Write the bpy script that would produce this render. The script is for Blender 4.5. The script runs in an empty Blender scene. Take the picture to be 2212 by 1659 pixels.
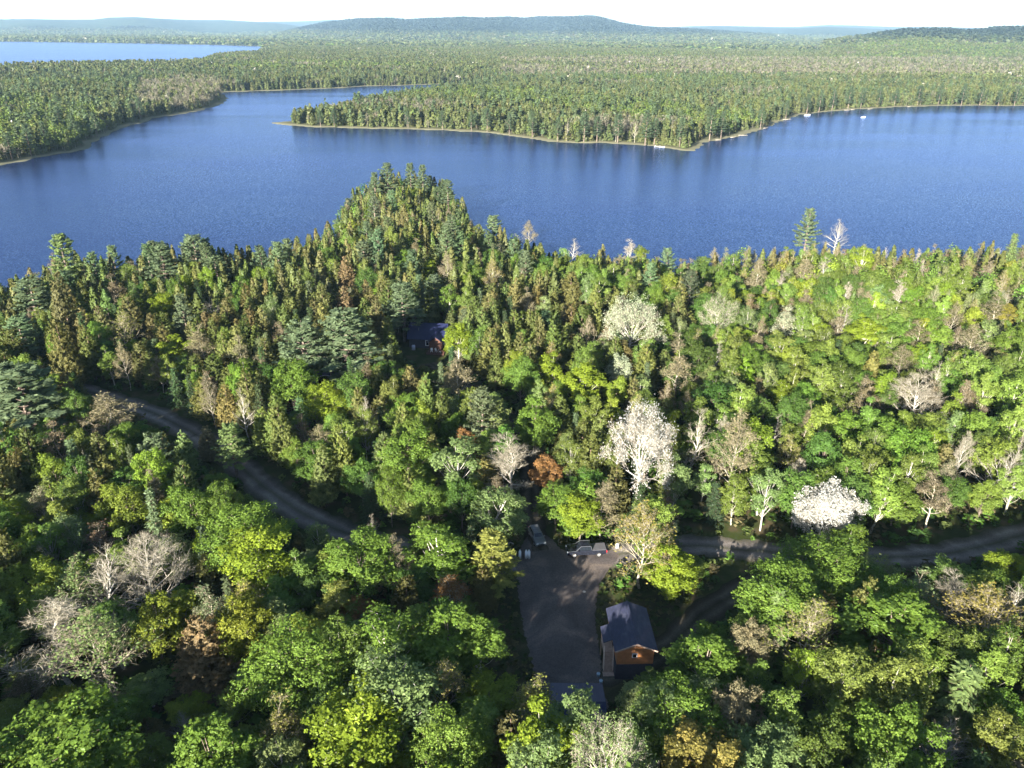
import bpy, bmesh, math, random
import numpy as np
from mathutils import Vector, Matrix

random.seed(7)
RNG = np.random.default_rng(11)
R = math.radians
scene = bpy.context.scene
COL = scene.collection

# ------------------------------------------------------------------ camera
F = 779.0                       # focal length in pixels of a 1024 wide frame
CAM = Vector((0, 0, 75.0))
PITCH = R(24.4)
ROLL = R(0.47)
_r0 = Vector((1, 0, 0)); _f0 = Vector((0, math.cos(PITCH), -math.sin(PITCH)))
_u0 = Vector((0, math.sin(PITCH), math.cos(PITCH)))
RT = _r0 * math.cos(ROLL) + _u0 * math.sin(ROLL)
UP = -_r0 * math.sin(ROLL) + _u0 * math.cos(ROLL)
FW = _f0
S = 1024 / 2212.0               # survey coordinates are those of a 2212 x 1659 print of the photograph

def ray(x, y):
    return FW * F + RT * (x * S - 512) + UP * (384 - y * S)

def hit(x, y, z=5.0):
    d = ray(x, y)
    t = (z - CAM.z) / d.z
    return CAM + d * t

def proj(p):
    v = Vector(p) - CAM
    w = v.dot(FW)
    if w <= 0.1:
        return (-9999, 9999, w)
    return ((v.dot(RT) / w * F + 512) / S, (384 - v.dot(UP) / w * F) / S, w)

def proj_t(px, py, pz):
    vx, vy, vz = px, py, pz - 75.0
    w = vx * FW.x + vy * FW.y + vz * FW.z
    if w <= 0.1:
        return (-9999, 9999, w)
    a = vx * RT.x + vy * RT.y + vz * RT.z
    b = vx * UP.x + vy * UP.y + vz * UP.z
    return ((a / w * F + 512) / S, (384 - b / w * F) / S, w)

cam_data = bpy.data.cameras.new('camera')
cam = bpy.data.objects.new('camera', cam_data)
COL.objects.link(cam)
M = Matrix((RT, UP, -FW)).transposed().to_4x4()
M.translation = CAM
cam.matrix_world = M
cam_data.sensor_width = 36
cam_data.lens = 36 * F / 1024
cam_data.clip_start = 0.5
cam_data.clip_end = 60000
scene.camera = cam

# ------------------------------------------------------------------ materials
def new_mat(name):
    m = bpy.data.materials.new(name); m.use_nodes = True
    nt = m.node_tree; nt.nodes.clear()
    out = nt.nodes.new('ShaderNodeOutputMaterial')
    return m, nt, out

def N(nt, t, **kw):
    n = nt.nodes.new(t)
    for k, v in kw.items():
        if k.startswith('_'):
            n.inputs[k[1:].replace('_', ' ')].default_value = v
        else:
            setattr(n, k, v)
    return n

def simple(name, col, rough=0.7, metal=0.0, var=0.25, scale=4.0, bump=0.0, spec=0.3):
    m, nt, out = new_mat(name)
    b = N(nt, 'ShaderNodeBsdfPrincipled')
    b.inputs['Roughness'].default_value = rough; b.inputs['Metallic'].default_value = metal
    b.inputs['Specular IOR Level'].default_value = spec
    tc = N(nt, 'ShaderNodeTexCoord')
    no = N(nt, 'ShaderNodeTexNoise'); no.inputs['Scale'].default_value = scale; no.inputs['Detail'].default_value = 5
    nt.links.new(tc.outputs['Object'], no.inputs['Vector'])
    mr = N(nt, 'ShaderNodeMapRange'); mr.inputs['From Min'].default_value = .25; mr.inputs['From Max'].default_value = .75
    mr.inputs['To Min'].default_value = 1 - var; mr.inputs['To Max'].default_value = 1 + var
    nt.links.new(no.outputs['Fac'], mr.inputs['Value'])
    vm = N(nt, 'ShaderNodeVectorMath', operation='SCALE'); vm.inputs[0].default_value = col
    nt.links.new(mr.outputs['Result'], vm.inputs['Scale'])
    nt.links.new(vm.outputs['Vector'], b.inputs['Base Color'])
    if bump:
        bp = N(nt, 'ShaderNodeBump'); bp.inputs['Strength'].default_value = bump; bp.inputs['Distance'].default_value = .05
        nt.links.new(no.outputs['Fac'], bp.inputs['Height']); nt.links.new(bp.outputs['Normal'], b.inputs['Normal'])
    nt.links.new(b.outputs['BSDF'], out.inputs['Surface'])
    return m

def foliage_mat(name, use_attr):
    m, nt, out = new_mat(name)
    if use_attr:
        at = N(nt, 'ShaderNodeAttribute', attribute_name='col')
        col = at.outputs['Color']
    else:
        oi = N(nt, 'ShaderNodeObjectInfo')
        at = N(nt, 'ShaderNodeAttribute', attribute_name='v')
        ramp = N(nt, 'ShaderNodeValToRGB')
        e = ramp.color_ramp.elements
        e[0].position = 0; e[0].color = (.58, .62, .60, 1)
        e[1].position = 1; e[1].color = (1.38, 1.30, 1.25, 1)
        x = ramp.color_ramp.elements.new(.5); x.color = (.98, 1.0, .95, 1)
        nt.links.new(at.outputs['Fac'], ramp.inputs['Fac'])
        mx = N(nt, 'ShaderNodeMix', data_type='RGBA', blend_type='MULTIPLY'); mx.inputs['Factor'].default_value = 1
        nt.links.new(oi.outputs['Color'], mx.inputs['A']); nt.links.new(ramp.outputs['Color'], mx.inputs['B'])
        col = mx.outputs['Result']
    d = N(nt, 'ShaderNodeBsdfDiffuse'); nt.links.new(col, d.inputs['Color'])
    t = N(nt, 'ShaderNodeBsdfTranslucent')
    m2 = N(nt, 'ShaderNodeMix', data_type='RGBA', blend_type='MULTIPLY'); m2.inputs['Factor'].default_value = 1
    m2.inputs['B'].default_value = (1.15, 1.15, .55, 1)
    nt.links.new(col, m2.inputs['A']); nt.links.new(m2.outputs['Result'], t.inputs['Color'])
    a = N(nt, 'ShaderNodeMixShader'); a.inputs['Fac'].default_value = .28
    nt.links.new(d.outputs['BSDF'], a.inputs[1]); nt.links.new(t.outputs['BSDF'], a.inputs[2])
    g = N(nt, 'ShaderNodeBsdfGlossy'); g.inputs['Roughness'].default_value = .45; g.inputs['Color'].default_value = (.9, .95, 1, 1)
    b = N(nt, 'ShaderNodeMixShader'); b.inputs['Fac'].default_value = .006
    nt.links.new(a.outputs['Shader'], b.inputs[1]); nt.links.new(g.outputs['BSDF'], b.inputs[2])
    nt.links.new(b.outputs['Shader'], out.inputs['Surface'])
    return m

def bark_mat():
    m, nt, out = new_mat('bark')
    oi = N(nt, 'ShaderNodeObjectInfo')
    tc = N(nt, 'ShaderNodeTexCoord')
    mp = N(nt, 'ShaderNodeMapping'); mp.inputs['Scale'].default_value = (2.2, 2.2, 5)
    no = N(nt, 'ShaderNodeTexNoise'); no.inputs['Scale'].default_value = 1.6; no.inputs['Detail'].default_value = 6
    nt.links.new(tc.outputs['Object'], mp.inputs['Vector']); nt.links.new(mp.outputs['Vector'], no.inputs['Vector'])
    ramp = N(nt, 'ShaderNodeValToRGB')
    e = ramp.color_ramp.elements
    e[0].position = .36; e[0].color = (.38, .36, .34, 1)
    e[1].position = .52; e[1].color = (1.05, 1.03, 1.0, 1)
    nt.links.new(no.outputs['Fac'], ramp.inputs['Fac'])
    mx = N(nt, 'ShaderNodeMix', data_type='RGBA', blend_type='MULTIPLY'); mx.inputs['Factor'].default_value = 1
    nt.links.new(oi.outputs['Color'], mx.inputs['A']); nt.links.new(ramp.outputs['Color'], mx.inputs['B'])
    at = N(nt, 'ShaderNodeAttribute', attribute_name='v')
    tw = N(nt, 'ShaderNodeMix', data_type='RGBA', blend_type='MULTIPLY'); tw.inputs['B'].default_value = (.78, .73, .62, 1)
    nt.links.new(at.outputs['Fac'], tw.inputs['Factor']); nt.links.new(mx.outputs['Result'], tw.inputs['A'])
    b = N(nt, 'ShaderNodeBsdfDiffuse')
    nt.links.new(tw.outputs['Result'], b.inputs['Color'])
    nt.links.new(b.outputs['BSDF'], out.inputs['Surface'])
    return m

FOL = foliage_mat('foliage', False)
FOLA = foliage_mat('forest_foliage', True)
BARK = bark_mat()

# ------------------------------------------------------------------ mesh helpers
def mesh_quads(name, V, attr_v=None, attr_col=None, mat=None, smooth=False):
    """V: (nq,4,3)"""
    nq = len(V)
    me = bpy.data.meshes.new(name)
    me.vertices.add(nq * 4)
    me.vertices.foreach_set('co', np.ascontiguousarray(V, dtype=np.float32).ravel())
    me.loops.add(nq * 4)
    me.loops.foreach_set('vertex_index', np.arange(nq * 4, dtype=np.int32))
    me.polygons.add(nq)
    me.polygons.foreach_set('loop_start', np.arange(nq, dtype=np.int32) * 4)
    if attr_v is not None:
        a = me.attributes.new('v', 'FLOAT', 'POINT')
        a.data.foreach_set('value', np.repeat(attr_v, 4).astype(np.float32))
    if attr_col is not None:
        a = me.attributes.new('col', 'FLOAT_COLOR', 'POINT')
        c = np.ones((nq, 4), np.float32); c[:, :3] = attr_col
        a.data.foreach_set('color', np.repeat(c, 4, axis=0).ravel())
    me.update(calc_edges=True)
    if mat: me.materials.append(mat)
    return me

def nrm(a):
    return a / np.maximum(np.linalg.norm(a, axis=-1, keepdims=True), 1e-6)

def leaves(C, Nn, a, b, rng, T=None):
    """diamond shaped leaf clumps: centres C, normals Nn, half length a, half width b"""
    n = len(C)
    Nn = nrm(Nn)
    if T is None:
        T = rng.normal(size=(n, 3))
    T = nrm(T - Nn * np.sum(T * Nn, axis=1, keepdims=True))
    B = np.cross(Nn, T)
    a = np.broadcast_to(np.asarray(a, float).reshape(-1, 1), (n, 1)); b = np.broadcast_to(np.asarray(b, float).reshape(-1, 1), (n, 1))
    dip = Nn * b * 0.35
    k = rng.uniform(-.3, .3, (n, 1))
    return np.stack([C - T * a, C + B * b + T * a * k - dip, C + T * a, C - B * b + T * a * k - dip], axis=1)

def tubes(segs, sides=4):
    """segs: list of (p0,p1,r0,r1) -> quads (n,4,3)"""
    if not segs: return np.zeros((0, 4, 3))
    p0 = np.array([s[0] for s in segs], float); p1 = np.array([s[1] for s in segs], float)
    r0 = np.array([s[2] for s in segs])[:, None]; r1 = np.array([s[3] for s in segs])[:, None]
    d = nrm(p1 - p0)
    h = np.where(np.abs(d[:, 2:3]) < .9, np.array([[0, 0, 1.]]), np.array([[1., 0, 0]]))
    u = nrm(np.cross(d, h)); w = np.cross(d, u)
    Q = []
    for i in range(sides):
        a0 = 2 * math.pi * i / sides; a1 = 2 * math.pi * (i + 1) / sides
        e0 = u * math.cos(a0) + w * math.sin(a0); e1 = u * math.cos(a1) + w * math.sin(a1)
        Q.append(np.stack([p0 + e0 * r0, p0 + e1 * r0, p1 + e1 * r1, p1 + e0 * r1], axis=1))
    return np.concatenate(Q)

def grow(p, d, L, r, depth, rng, segs, tips, spread=.6, up=.25, kids=(3, 5), rmin=.02, taper=.6, nseg=3):
    pos = np.array(p, float); d = nrm(np.array(d, float))
    pts = [pos.copy()]; rs = [r]
    for i in range(nseg):
        d = nrm(d + rng.normal(size=3) * .13 + np.array([0, 0, up * .35]))
        pos = pos + d * L / nseg
        pts.append(pos.copy()); rs.append(max(rmin, r * (1 - (i + 1) / nseg * (1 - taper * .6))))
    for i in range(nseg):
        segs.append((pts[i], pts[i + 1], rs[i], rs[i + 1]))
    if depth <= 0:
        tips.append((pts[-1], d, L)); tips.append((pts[-2], d, L)); return
    k = rng.integers(kids[0], kids[1] + 1)
    for j in range(k):
        f = rng.uniform(.3, 1.0) if j else 1.0
        x = f * nseg; i = min(int(x), nseg - 1); q = pts[i] + (pts[i + 1] - pts[i]) * (x - i)
        ra = rng.normal(size=3); ra = nrm(ra - d * ra.dot(d))
        sp = spread * rng.uniform(.6, 1.3) * (0.5 if j == 0 else 1)
        nd = nrm(d * math.cos(sp) + ra * math.sin(sp) + np.array([0, 0, up * .5]))
        grow(q, nd, L * rng.uniform(.55, .78) * (1.15 - .35 * f), max(rmin, rs[i] * .6), depth - 1, rng, segs, tips, spread, up, kids, rmin, taper, nseg)

# ------------------------------------------------------------------ tree prototypes (12 m high, scaled per tree)
H0 = 12.0
def fin(name, quads, v, segs, sides=4, thin=None):
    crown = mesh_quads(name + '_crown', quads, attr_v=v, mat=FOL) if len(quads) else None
    tq = tubes(segs, sides)
    if thin: tq = np.concatenate([tq, tubes(thin, 3)])
    trunk = mesh_quads(name + '_trunk', tq, attr_v=np.zeros(len(tq)), mat=BARK)
    return crown, trunk

def sprays(C, D, Nn, L, W, k, a, b, rng, vbase):
    """k leaves along a spray starting at C in direction D"""
    n = len(C)
    s = rng.uniform(0, 1, (n, k, 1)) ** .8
    lat = nrm(np.cross(D, Nn))
    off = rng.uniform(-1, 1, (n, k, 1)) * W * (1.05 - s)
    P = C[:, None] + D[:, None] * s * L[:, None, None] + lat[:, None] * off + rng.normal(size=(n, k, 3)) * .06
    T = D[:, None] + lat[:, None] * off * .8 + rng.normal(size=(n, k, 3)) * .25
    NN = Nn[:, None] + rng.normal(size=(n, k, 3)) * .38
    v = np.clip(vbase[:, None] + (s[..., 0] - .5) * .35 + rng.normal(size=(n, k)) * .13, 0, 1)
    aa = a * rng.uniform(.7, 1.3, n * k)
    Q = leaves(P.reshape(-1, 3), NN.reshape(-1, 3), aa, aa * (b / a), rng, T.reshape(-1, 3))
    return Q, v.ravel()

def proto_cedar(rng, i):
    Rr = 2.0
    Qs, Vs = [], []
    tops = [(0, 0, 1.0, 1.0)]
    for _ in range(rng.integers(1, 4)):
        a = rng.uniform(0, 6.28); tops.append((math.cos(a) * .9, math.sin(a) * .9, rng.uniform(.6, .88), rng.uniform(.5, .72)))
    for (cx, cy, hh, rr) in tops:
        n = int(330 * rr * hh)
        t = rng.uniform(0, 1, n * 3)
        prof = np.minimum(1, (t / .18 + .12)) * (1 - t) ** .62
        keep = rng.uniform(0, 1, n * 3) < prof + .08
        t = t[keep][:n]; prof = prof[keep][:n]; n = len(t)
        az = rng.uniform(0, 6.283, n)
        k1, k2 = rng.uniform(0, 6.28, 2)
        rad = Rr * rr * prof * (1 + .16 * np.sin(3 * az + k1 + t * 5) + .08 * np.sin(5 * az + k2 - t * 11))
        rad *= rng.uniform(.55, 1, n)
        out = np.stack([np.cos(az), np.sin(az), np.zeros(n)], 1)
        C = out * rad[:, None] + np.array([cx, cy, 0]) + np.array([0, 0, 1.]) * ((.05 + .93 * t) * H0 * hh)[:, None]
        D = nrm(out * .75 + np.array([0, 0, .75]) + rng.normal(size=(n, 3)) * .22)
        Nn = nrm(out + np.array([0, 0, .45]) + rng.normal(size=(n, 3)) * .25)
        Q, v = sprays(C, D, Nn, .55 + .75 * (1 - t), .24 + .18 * (1 - t[:, None, None]), 16, .19, .075, rng, .5 + .11 * rng.normal(size=n))
        Qs.append(Q); Vs.append(v)
    segs = [((0, 0, 0), (0, 0, 5), .17, .12), ((0, 0, 5), (0, 0, 11.4), .12, .03)]
    return fin('cedar%d' % i, np.concatenate(Qs), np.concatenate(Vs), segs)

def proto_spruce(rng, i):
    Qs, Vs, segs = [], [], [((0, 0, 0), (0, 0, 6), .16, .1), ((0, 0, 6), (0, 0, 12.1), .1, .02)]
    C, D, Nn, L, vb = [], [], [], [], []
    z = .8
    while z < 11.8:
        t = z / 12.0
        Lb = 2.15 * (1 - t) ** .9 + .12
        nb = int(7 + 5 * (1 - t)); a0 = rng.uniform(0, 6.28)
        for j in range(nb):
            a = a0 + 6.283 * j / nb + rng.normal() * .15; l = Lb * rng.uniform(.75, 1.15)
            o = np.array([math.cos(a), math.sin(a), -.18 + .5 * t])
            o = o / np.linalg.norm(o)
            m = max(1, int(l / .45))
            for q in range(m):
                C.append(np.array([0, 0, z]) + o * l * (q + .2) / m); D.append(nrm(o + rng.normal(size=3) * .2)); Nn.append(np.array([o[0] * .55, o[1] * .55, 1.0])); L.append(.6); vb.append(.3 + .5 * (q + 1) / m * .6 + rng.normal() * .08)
            segs.append((np.array([0, 0, z]), np.array([0, 0, z]) + o * l, .03, .012))
        z += .52 - .2 * t
    Q, v = sprays(np.array(C), np.array(D), np.array(Nn), np.array(L), .26, 7, .22, .09, rng, np.array(vb))
    return fin('spruce%d' % i, Q, v, segs, 3)

def proto_pine(rng, i):
    """white pine: whorls of long plume-like boughs with gaps between the tiers"""
    segs = [((0, 0, 0), (.1, 0, 4), .24, .2), ((.1, 0, 4), (0, .1, 8), .2, .13), ((0, .1, 8), (0, 0, 11.8), .13, .03)]
    C, D, Nn, L, vb = [], [], [], [], []
    z = rng.uniform(2.0, 3.4)
    ph = rng.uniform(0, 6.28)
    while z < 11.7:
        t = (z - 2) / 10.0
        Lb = (3.1 * min(1, .62 + t) * (1 - t) ** .62 + .25) * rng.uniform(.75, 1.15)
        nb = rng.integers(5, 8); a0 = rng.uniform(0, 6.28)
        for j in range(nb):
            a = a0 + 6.283 * j / nb + rng.normal() * .22; l = Lb * rng.uniform(.6, 1.12)
            rise = -.05 + .75 * t ** 1.4 + rng.normal() * .06
            p = np.array([0, 0, z]); o = np.array([math.cos(a), math.sin(a), rise]); o /= np.linalg.norm(o)
            last = p
            m = max(2, int(l / .34))
            for q in range(m):
                f = (q + 1) / m
                o2 = nrm(o + np.array([0, 0, .22 * f])); p = p + o2 * l / m
                if f > .26:
                    for sgn in ((-1, 1, 0) if f < .9 else (0, 1, -1)):
                        lat = np.array([-o[1], o[0], 0]) * sgn
                        dd = nrm(o2 * (.75 if sgn else 1.1) + lat * .9 + np.array([0, 0, .28]))
                        C.append(p + rng.normal(size=3) * .06); D.append(dd); Nn.append(nrm(np.array([o[0] * .5, o[1] * .5, 1.15]) + rng.normal(size=3) * .12))
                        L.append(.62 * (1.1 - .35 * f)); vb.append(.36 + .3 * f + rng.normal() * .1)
            segs.append((np.array([0, 0, z]), p, .05, .015))
        z += rng.uniform(.68, .98) * (1.05 - .35 * t)
    Q, v = sprays(np.array(C), np.array(D), np.array(Nn), np.array(L), .19, 8, .21, .085, rng, np.array(vb))
    return fin('pine%d' % i, Q, v, segs, 4)

def proto_broad(rng, i, shape='round', nleaf=19000, leaf=.092):
    if shape == 'round': Rh, zc, Rz, nl = 3.0, 7.1, 4.8, 30
    elif shape == 'tall': Rh, zc, Rz, nl = 2.1, 7.0, 5.0, 26
    elif shape == 'wide': Rh, zc, Rz, nl = 3.9, 7.4, 4.5, 38
    else: Rh, zc, Rz, nl = 2.6, 6.5, 5.2, 30
    cs, rs = [], []
    for _ in range(4000):
        d = rng.normal(size=3); d /= np.linalg.norm(d)
        if d[2] < -.8: continue
        f = rng.uniform(.35, .86)
        taper = 1 - .35 * max(0, d[2]) if shape != 'round' else 1
        c = np.array([d[0] * Rh * f * taper, d[1] * Rh * f * taper, zc + d[2] * Rz * f])
        r = Rh * rng.uniform(.22, .38)
        if all(np.linalg.norm((c - q) * np.array([1, 1, .8])) > .62 * (r + s) for q, s in zip(cs, rs)):
            cs.append(c); rs.append(r)
        if len(cs) >= nl: break
    cs = np.array(cs); rs = np.array(rs)
    w = rs ** 2; w /= w.sum()
    idx = rng.choice(len(cs), nleaf, p=w)
    ns = 26
    sd_ = nrm(rng.normal(size=(len(cs), ns, 3)) + np.array([0, 0, .55]))
    sl = rng.uniform(.8, 1.35, (len(cs), ns))
    si = rng.integers(0, ns, nleaf); q_ = rng.uniform(0, 1, (nleaf, 1)) ** .7
    spr = sd_[idx, si]; ext = sl[idx, si][:, None]
    d = nrm(rng.normal(size=(nleaf, 3)) + np.array([0, 0, .25]))
    f = rng.uniform(.5, .95, (nleaf, 1))
    sp = spr * (.45 + (ext - .45) * q_) + rng.normal(size=(nleaf, 3)) * .17 * (1.15 - q_)
    use = rng.uniform(0, 1, (nleaf, 1)) < .7
    f = np.where(use, np.linalg.norm(sp, axis=1, keepdims=True), f)
    d = np.where(use, nrm(sp), d)
    P = cs[idx] + d * rs[idx][:, None] * f * np.array([1, 1, 1.05])
    ctr = nrm((P - np.array([0, 0, zc - 1])) * np.array([1, 1, .8]))
    Nn = d * .8 + ctr * .5 + rng.normal(size=(nleaf, 3)) * .55 + np.array([0, 0, .2])
    a = leaf * rng.uniform(.65, 1.35, nleaf)
    lobev = rng.normal(size=len(cs)) * .13
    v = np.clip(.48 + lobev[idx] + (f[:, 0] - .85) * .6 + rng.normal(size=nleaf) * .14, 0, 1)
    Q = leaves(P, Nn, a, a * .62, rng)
    segs = [((0, 0, 0), (.05, .05, 3.2), .13, .11), ((.05, .05, 3.2), (0, .1, 6.6), .11, .07), ((0, .1, 6.6), (0, 0, 9.4), .07, .02)]
    for c, r in zip(cs, rs):
        z0 = max(2.4, c[2] - 2.6 - rng.uniform(0, 1.4)); base = np.array([.03, .06, min(z0, 9)])
        mid = (base + c) / 2 + np.array([0, 0, -.3]); segs.append((base, mid, .032, .024)); segs.append((mid, c, .024, .012))
        for _ in range(3):
            e = c + nrm(rng.normal(size=3) + np.array([0, 0, .2])) * r * .6; segs.append((c, e, .012, .008))
    return fin('broad_%s%d' % (shape, i), Q, v, segs, 4)

def proto_branchy(rng, i, leafy=0, depth=4, fan=False, leaf=.12, bushy=False, straight=False):
    segs, tips = [], []
    if bushy == 2:
        segs.append(((0, 0, 0), (.1, 0, 2.6), .2, .17)); segs.append(((.1, 0, 2.6), (.1, .1, 5.0), .17, .13))
        for k in range(12):
            a = 2.4 * k; el = 1.25 - .085 * k; z = 5.0 - .12 * k
            grow((.1, .1 * z / 5, z), (math.cos(a) * math.cos(el), math.sin(a) * math.cos(el), math.sin(el)), 3.2 - .05 * k, .075, 3, rng, segs, tips, .5, .10, (3, 5), .011)
    elif bushy:
        for k in range(7):
            a = 6.28 * k / 7 + rng.uniform(-.3, .3)
            grow((0, 0, .6), (math.cos(a) * .55, math.sin(a) * .55, 1), 5.0, .13, 4, rng, segs, tips, .52, .12, (3, 4), .012)
    else:
        # a leader with ascending limbs
        p = np.array([0, 0, 0.]); r = .15; pts = [p]
        z0 = 3.0
        for k in range(6):
            q = p + np.array([rng.normal() * .16, rng.normal() * .16, 1.9]); segs.append((p, q, r, r * .82)); p = q; r *= .8; pts.append(q)
        nb = 15 if not fan else 20
        for k in range(nb):
            t = (k + rng.uniform(0, .8)) / nb
            z = z0 + t * 7.6; x = z / 1.9; j = min(int(x), 5); base = pts[j] + (pts[j + 1] - pts[j]) * (x - j)
            a = k * 2.4 + rng.normal() * .4
            el = .75 + .55 * t if not fan else .55 + .7 * t
            d = (math.cos(a) * math.cos(el), math.sin(a) * math.cos(el), math.sin(el))
            L = (3.3 if fan else 2.5) * (1 - .55 * t) * rng.uniform(.7, 1.1)
            grow(base, d, L, .055 * (1 if leafy else 1.6) * (1 - .5 * t) + .012, depth - 2, rng, segs, tips, .55, .14, (3, 5), .009)
        grow(pts[-1], (0, 0, 1), 1.4, .05, depth - 2, rng, segs, tips, .5, .2, (3, 5), .009)
    tp = np.array([t[0] for t in tips]); td = np.array([t[1] for t in tips])
    ntip = len(tp)
    # fine twigs: slivers
    k = 4 if leafy else 2
    e = nrm(td[:, None] + rng.normal(size=(ntip, k, 3)) * .55)
    ln = rng.uniform(.25, .7, (ntip, k, 1))
    c = (tp[:, None] + e * ln / 2).reshape(-1, 3)
    tw = leaves(c, rng.normal(size=(ntip * k, 3)), (ln / 2).reshape(-1), np.full(ntip * k, .009), rng, e.reshape(-1, 3))
    thick = [s for s in segs if s[2] > .05]; thin = [s for s in segs if s[2] <= .05]
    qa, qb = tubes(thick, 5), tubes(thin, 3)
    tq = np.concatenate([qa, qb, tw])
    trunk = mesh_quads('branchy%d_trunk' % i, tq, attr_v=np.concatenate([np.zeros(len(qa)), np.full(len(qb), .55), np.ones(len(tw))]), mat=BARK)
    crown = None
    if leafy:
        per = max(1, int(leafy / ntip))
        P = (tp[:, None] + rng.normal(size=(ntip, per, 3)) * .26 + td[:, None] * .15).reshape(-1, 3)
        n = len(P)
        Nn = rng.normal(size=(n, 3)) * .8 + nrm(P - np.array([0, 0, 6])) * .6 + np.array([0, 0, .3])
        if bushy:
            n2 = n // 2
            d = nrm(rng.normal(size=(n2, 3)) + np.array([0, 0, .3])); d = d[d[:, 2] > -.5]; n2 = len(d)
            lump = 1 + .10 * np.sin(d[:, :1] * 9 + 1) * np.sin(d[:, 1:2] * 8) + .08 * np.sin(d[:, 2:] * 11 + d[:, :1] * 5)
            ctr, ext = (np.array([0, 0, 5.6]), np.array([4.1, 4.1, 5.4])) if bushy is True else (np.array([0, 0, 7.9]), np.array([3.6, 3.6, 3.9]))
            P2 = ctr + d * lump * rng.uniform(.82, 1, (n2, 1)) * ext
            clump = (np.sin(P2[:, 0] * 5) * np.sin(P2[:, 1] * 5.3 + 1) * np.sin(P2[:, 2] * 4.7) > -.12) & ((bushy is True) | (rng.uniform(0, 1, n2) < .4))
            P2 = P2[clump]; d = d[clump]; keep = rng.uniform(0, 1, n) < .75
            P = np.concatenate([P[keep], P2]); Nn = np.concatenate([Nn[keep], d + rng.normal(size=d.shape) * .7]); n = len(P)
        a = leaf * rng.uniform(.6, 1.4, n)
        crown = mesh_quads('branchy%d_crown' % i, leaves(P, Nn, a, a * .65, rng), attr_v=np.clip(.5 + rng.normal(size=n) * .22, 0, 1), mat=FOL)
    return crown, trunk

PROTO = {}
g = np.random.default_rng(5)
PROTO['cedar'] = [proto_cedar(g, i) for i in range(7)]
PROTO['spruce'] = [proto_spruce(g, i) for i in range(4)]
PROTO['pine'] = [proto_pine(g, i) for i in range(5)]
PROTO['maple'] = [proto_broad(g, i, s) for i, s in enumerate(('round', 'oval', 'wide', 'round', 'oval', 'round'))]
PROTO['aspen'] = [proto_broad(g, 10 + i, s, 13000, .088) for i, s in enumerate(('tall', 'oval', 'tall', 'oval'))]
PROTO['birch'] = [proto_broad(g, 20 + i, s, 10000, .088) for i, s in enumerate(('tall', 'oval', 'tall', 'round'))]
PROTO['budding'] = [proto_branchy(g, i, 2600, 4, fan=(i % 2 == 1), leaf=.11) for i in range(5)]
PROTO['bare'] = [proto_branchy(g, 10 + i, 0, 5 if i < 2 else 4, fan=(i % 2 == 0)) for i in range(5)]
PROTO['flowering'] = [proto_branchy(g, 20, 10500, 5, bushy=2, leaf=.078), proto_branchy(g, 21, 24000, 5, bushy=True, leaf=.12), proto_branchy(g, 22, 10000, 5, bushy=2, leaf=.08)]
def normalise(kind, pr):
    out = []
    for crown, trunk in pr:
        me = crown or trunk
        def get(m):
            a = np.empty(len(m.vertices) * 3, np.float32); m.vertices.foreach_get('co', a); return a.reshape(-1, 3)
        c = get(me)
        cx, cy = np.median(c[c[:, 2] > 4, 0]) * .8, np.median(c[c[:, 2] > 4, 1]) * .8
        zt = np.percentile(c[:, 2], 99.7); rr = np.percentile(np.hypot(c[:, 0] - cx, c[:, 1] - cy), 96)
        for m in (crown, trunk):
            if m is None: continue
            v = get(m); f = np.clip(v[:, 2:3] / 3, 0, 1)
            v[:, :2] -= np.array([cx, cy]) * f; v[:, :2] *= PRAD[kind] / rr; v[:, 2] *= H0 / zt
            m.vertices.foreach_set('co', v.ravel()); m.update()
        out.append((crown, trunk))
    return out
PRAD = dict(cedar=2.2, spruce=2.1, pine=3.0, maple=3.3, aspen=2.4, birch=2.4, budding=2.9, bare=3.0, flowering=3.8)
for _k in PROTO: PROTO[_k] = normalise(_k, PROTO[_k])
BARKC = dict(cedar=(.16, .12, .09), spruce=(.13, .10, .08), pine=(.17, .14, .12), maple=(.20, .17, .14), aspen=(.42, .42, .34), birch=(.40, .39, .36),
             budding=(.34, .32, .265), bare=(.34, .335, .31), flowering=(.42, .41, .395))
NAME = dict(cedar='cedar_tree', spruce='spruce_tree', pine='pine_tree', maple='maple_tree', aspen='aspen_tree', birch='birch_tree', budding='budding_tree', bare='bare_tree', flowering='flowering_tree')
CAT = dict(cedar='cedar', spruce='spruce', pine='pine', maple='maple', aspen='aspen', birch='birch', budding='budding tree', bare='bare tree', flowering='flowering tree')
GROUP = dict(cedar='cedars of the lakeside wood', spruce='spruces of the lakeside wood', pine='white pines of the lakeside wood', maple='maples of the lakeside wood',
             aspen='aspens of the lakeside wood', birch='birches of the lakeside wood', budding='half-leafed trees of the lakeside wood', bare='bare trees of the lakeside wood', flowering='white flowering trees')

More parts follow.
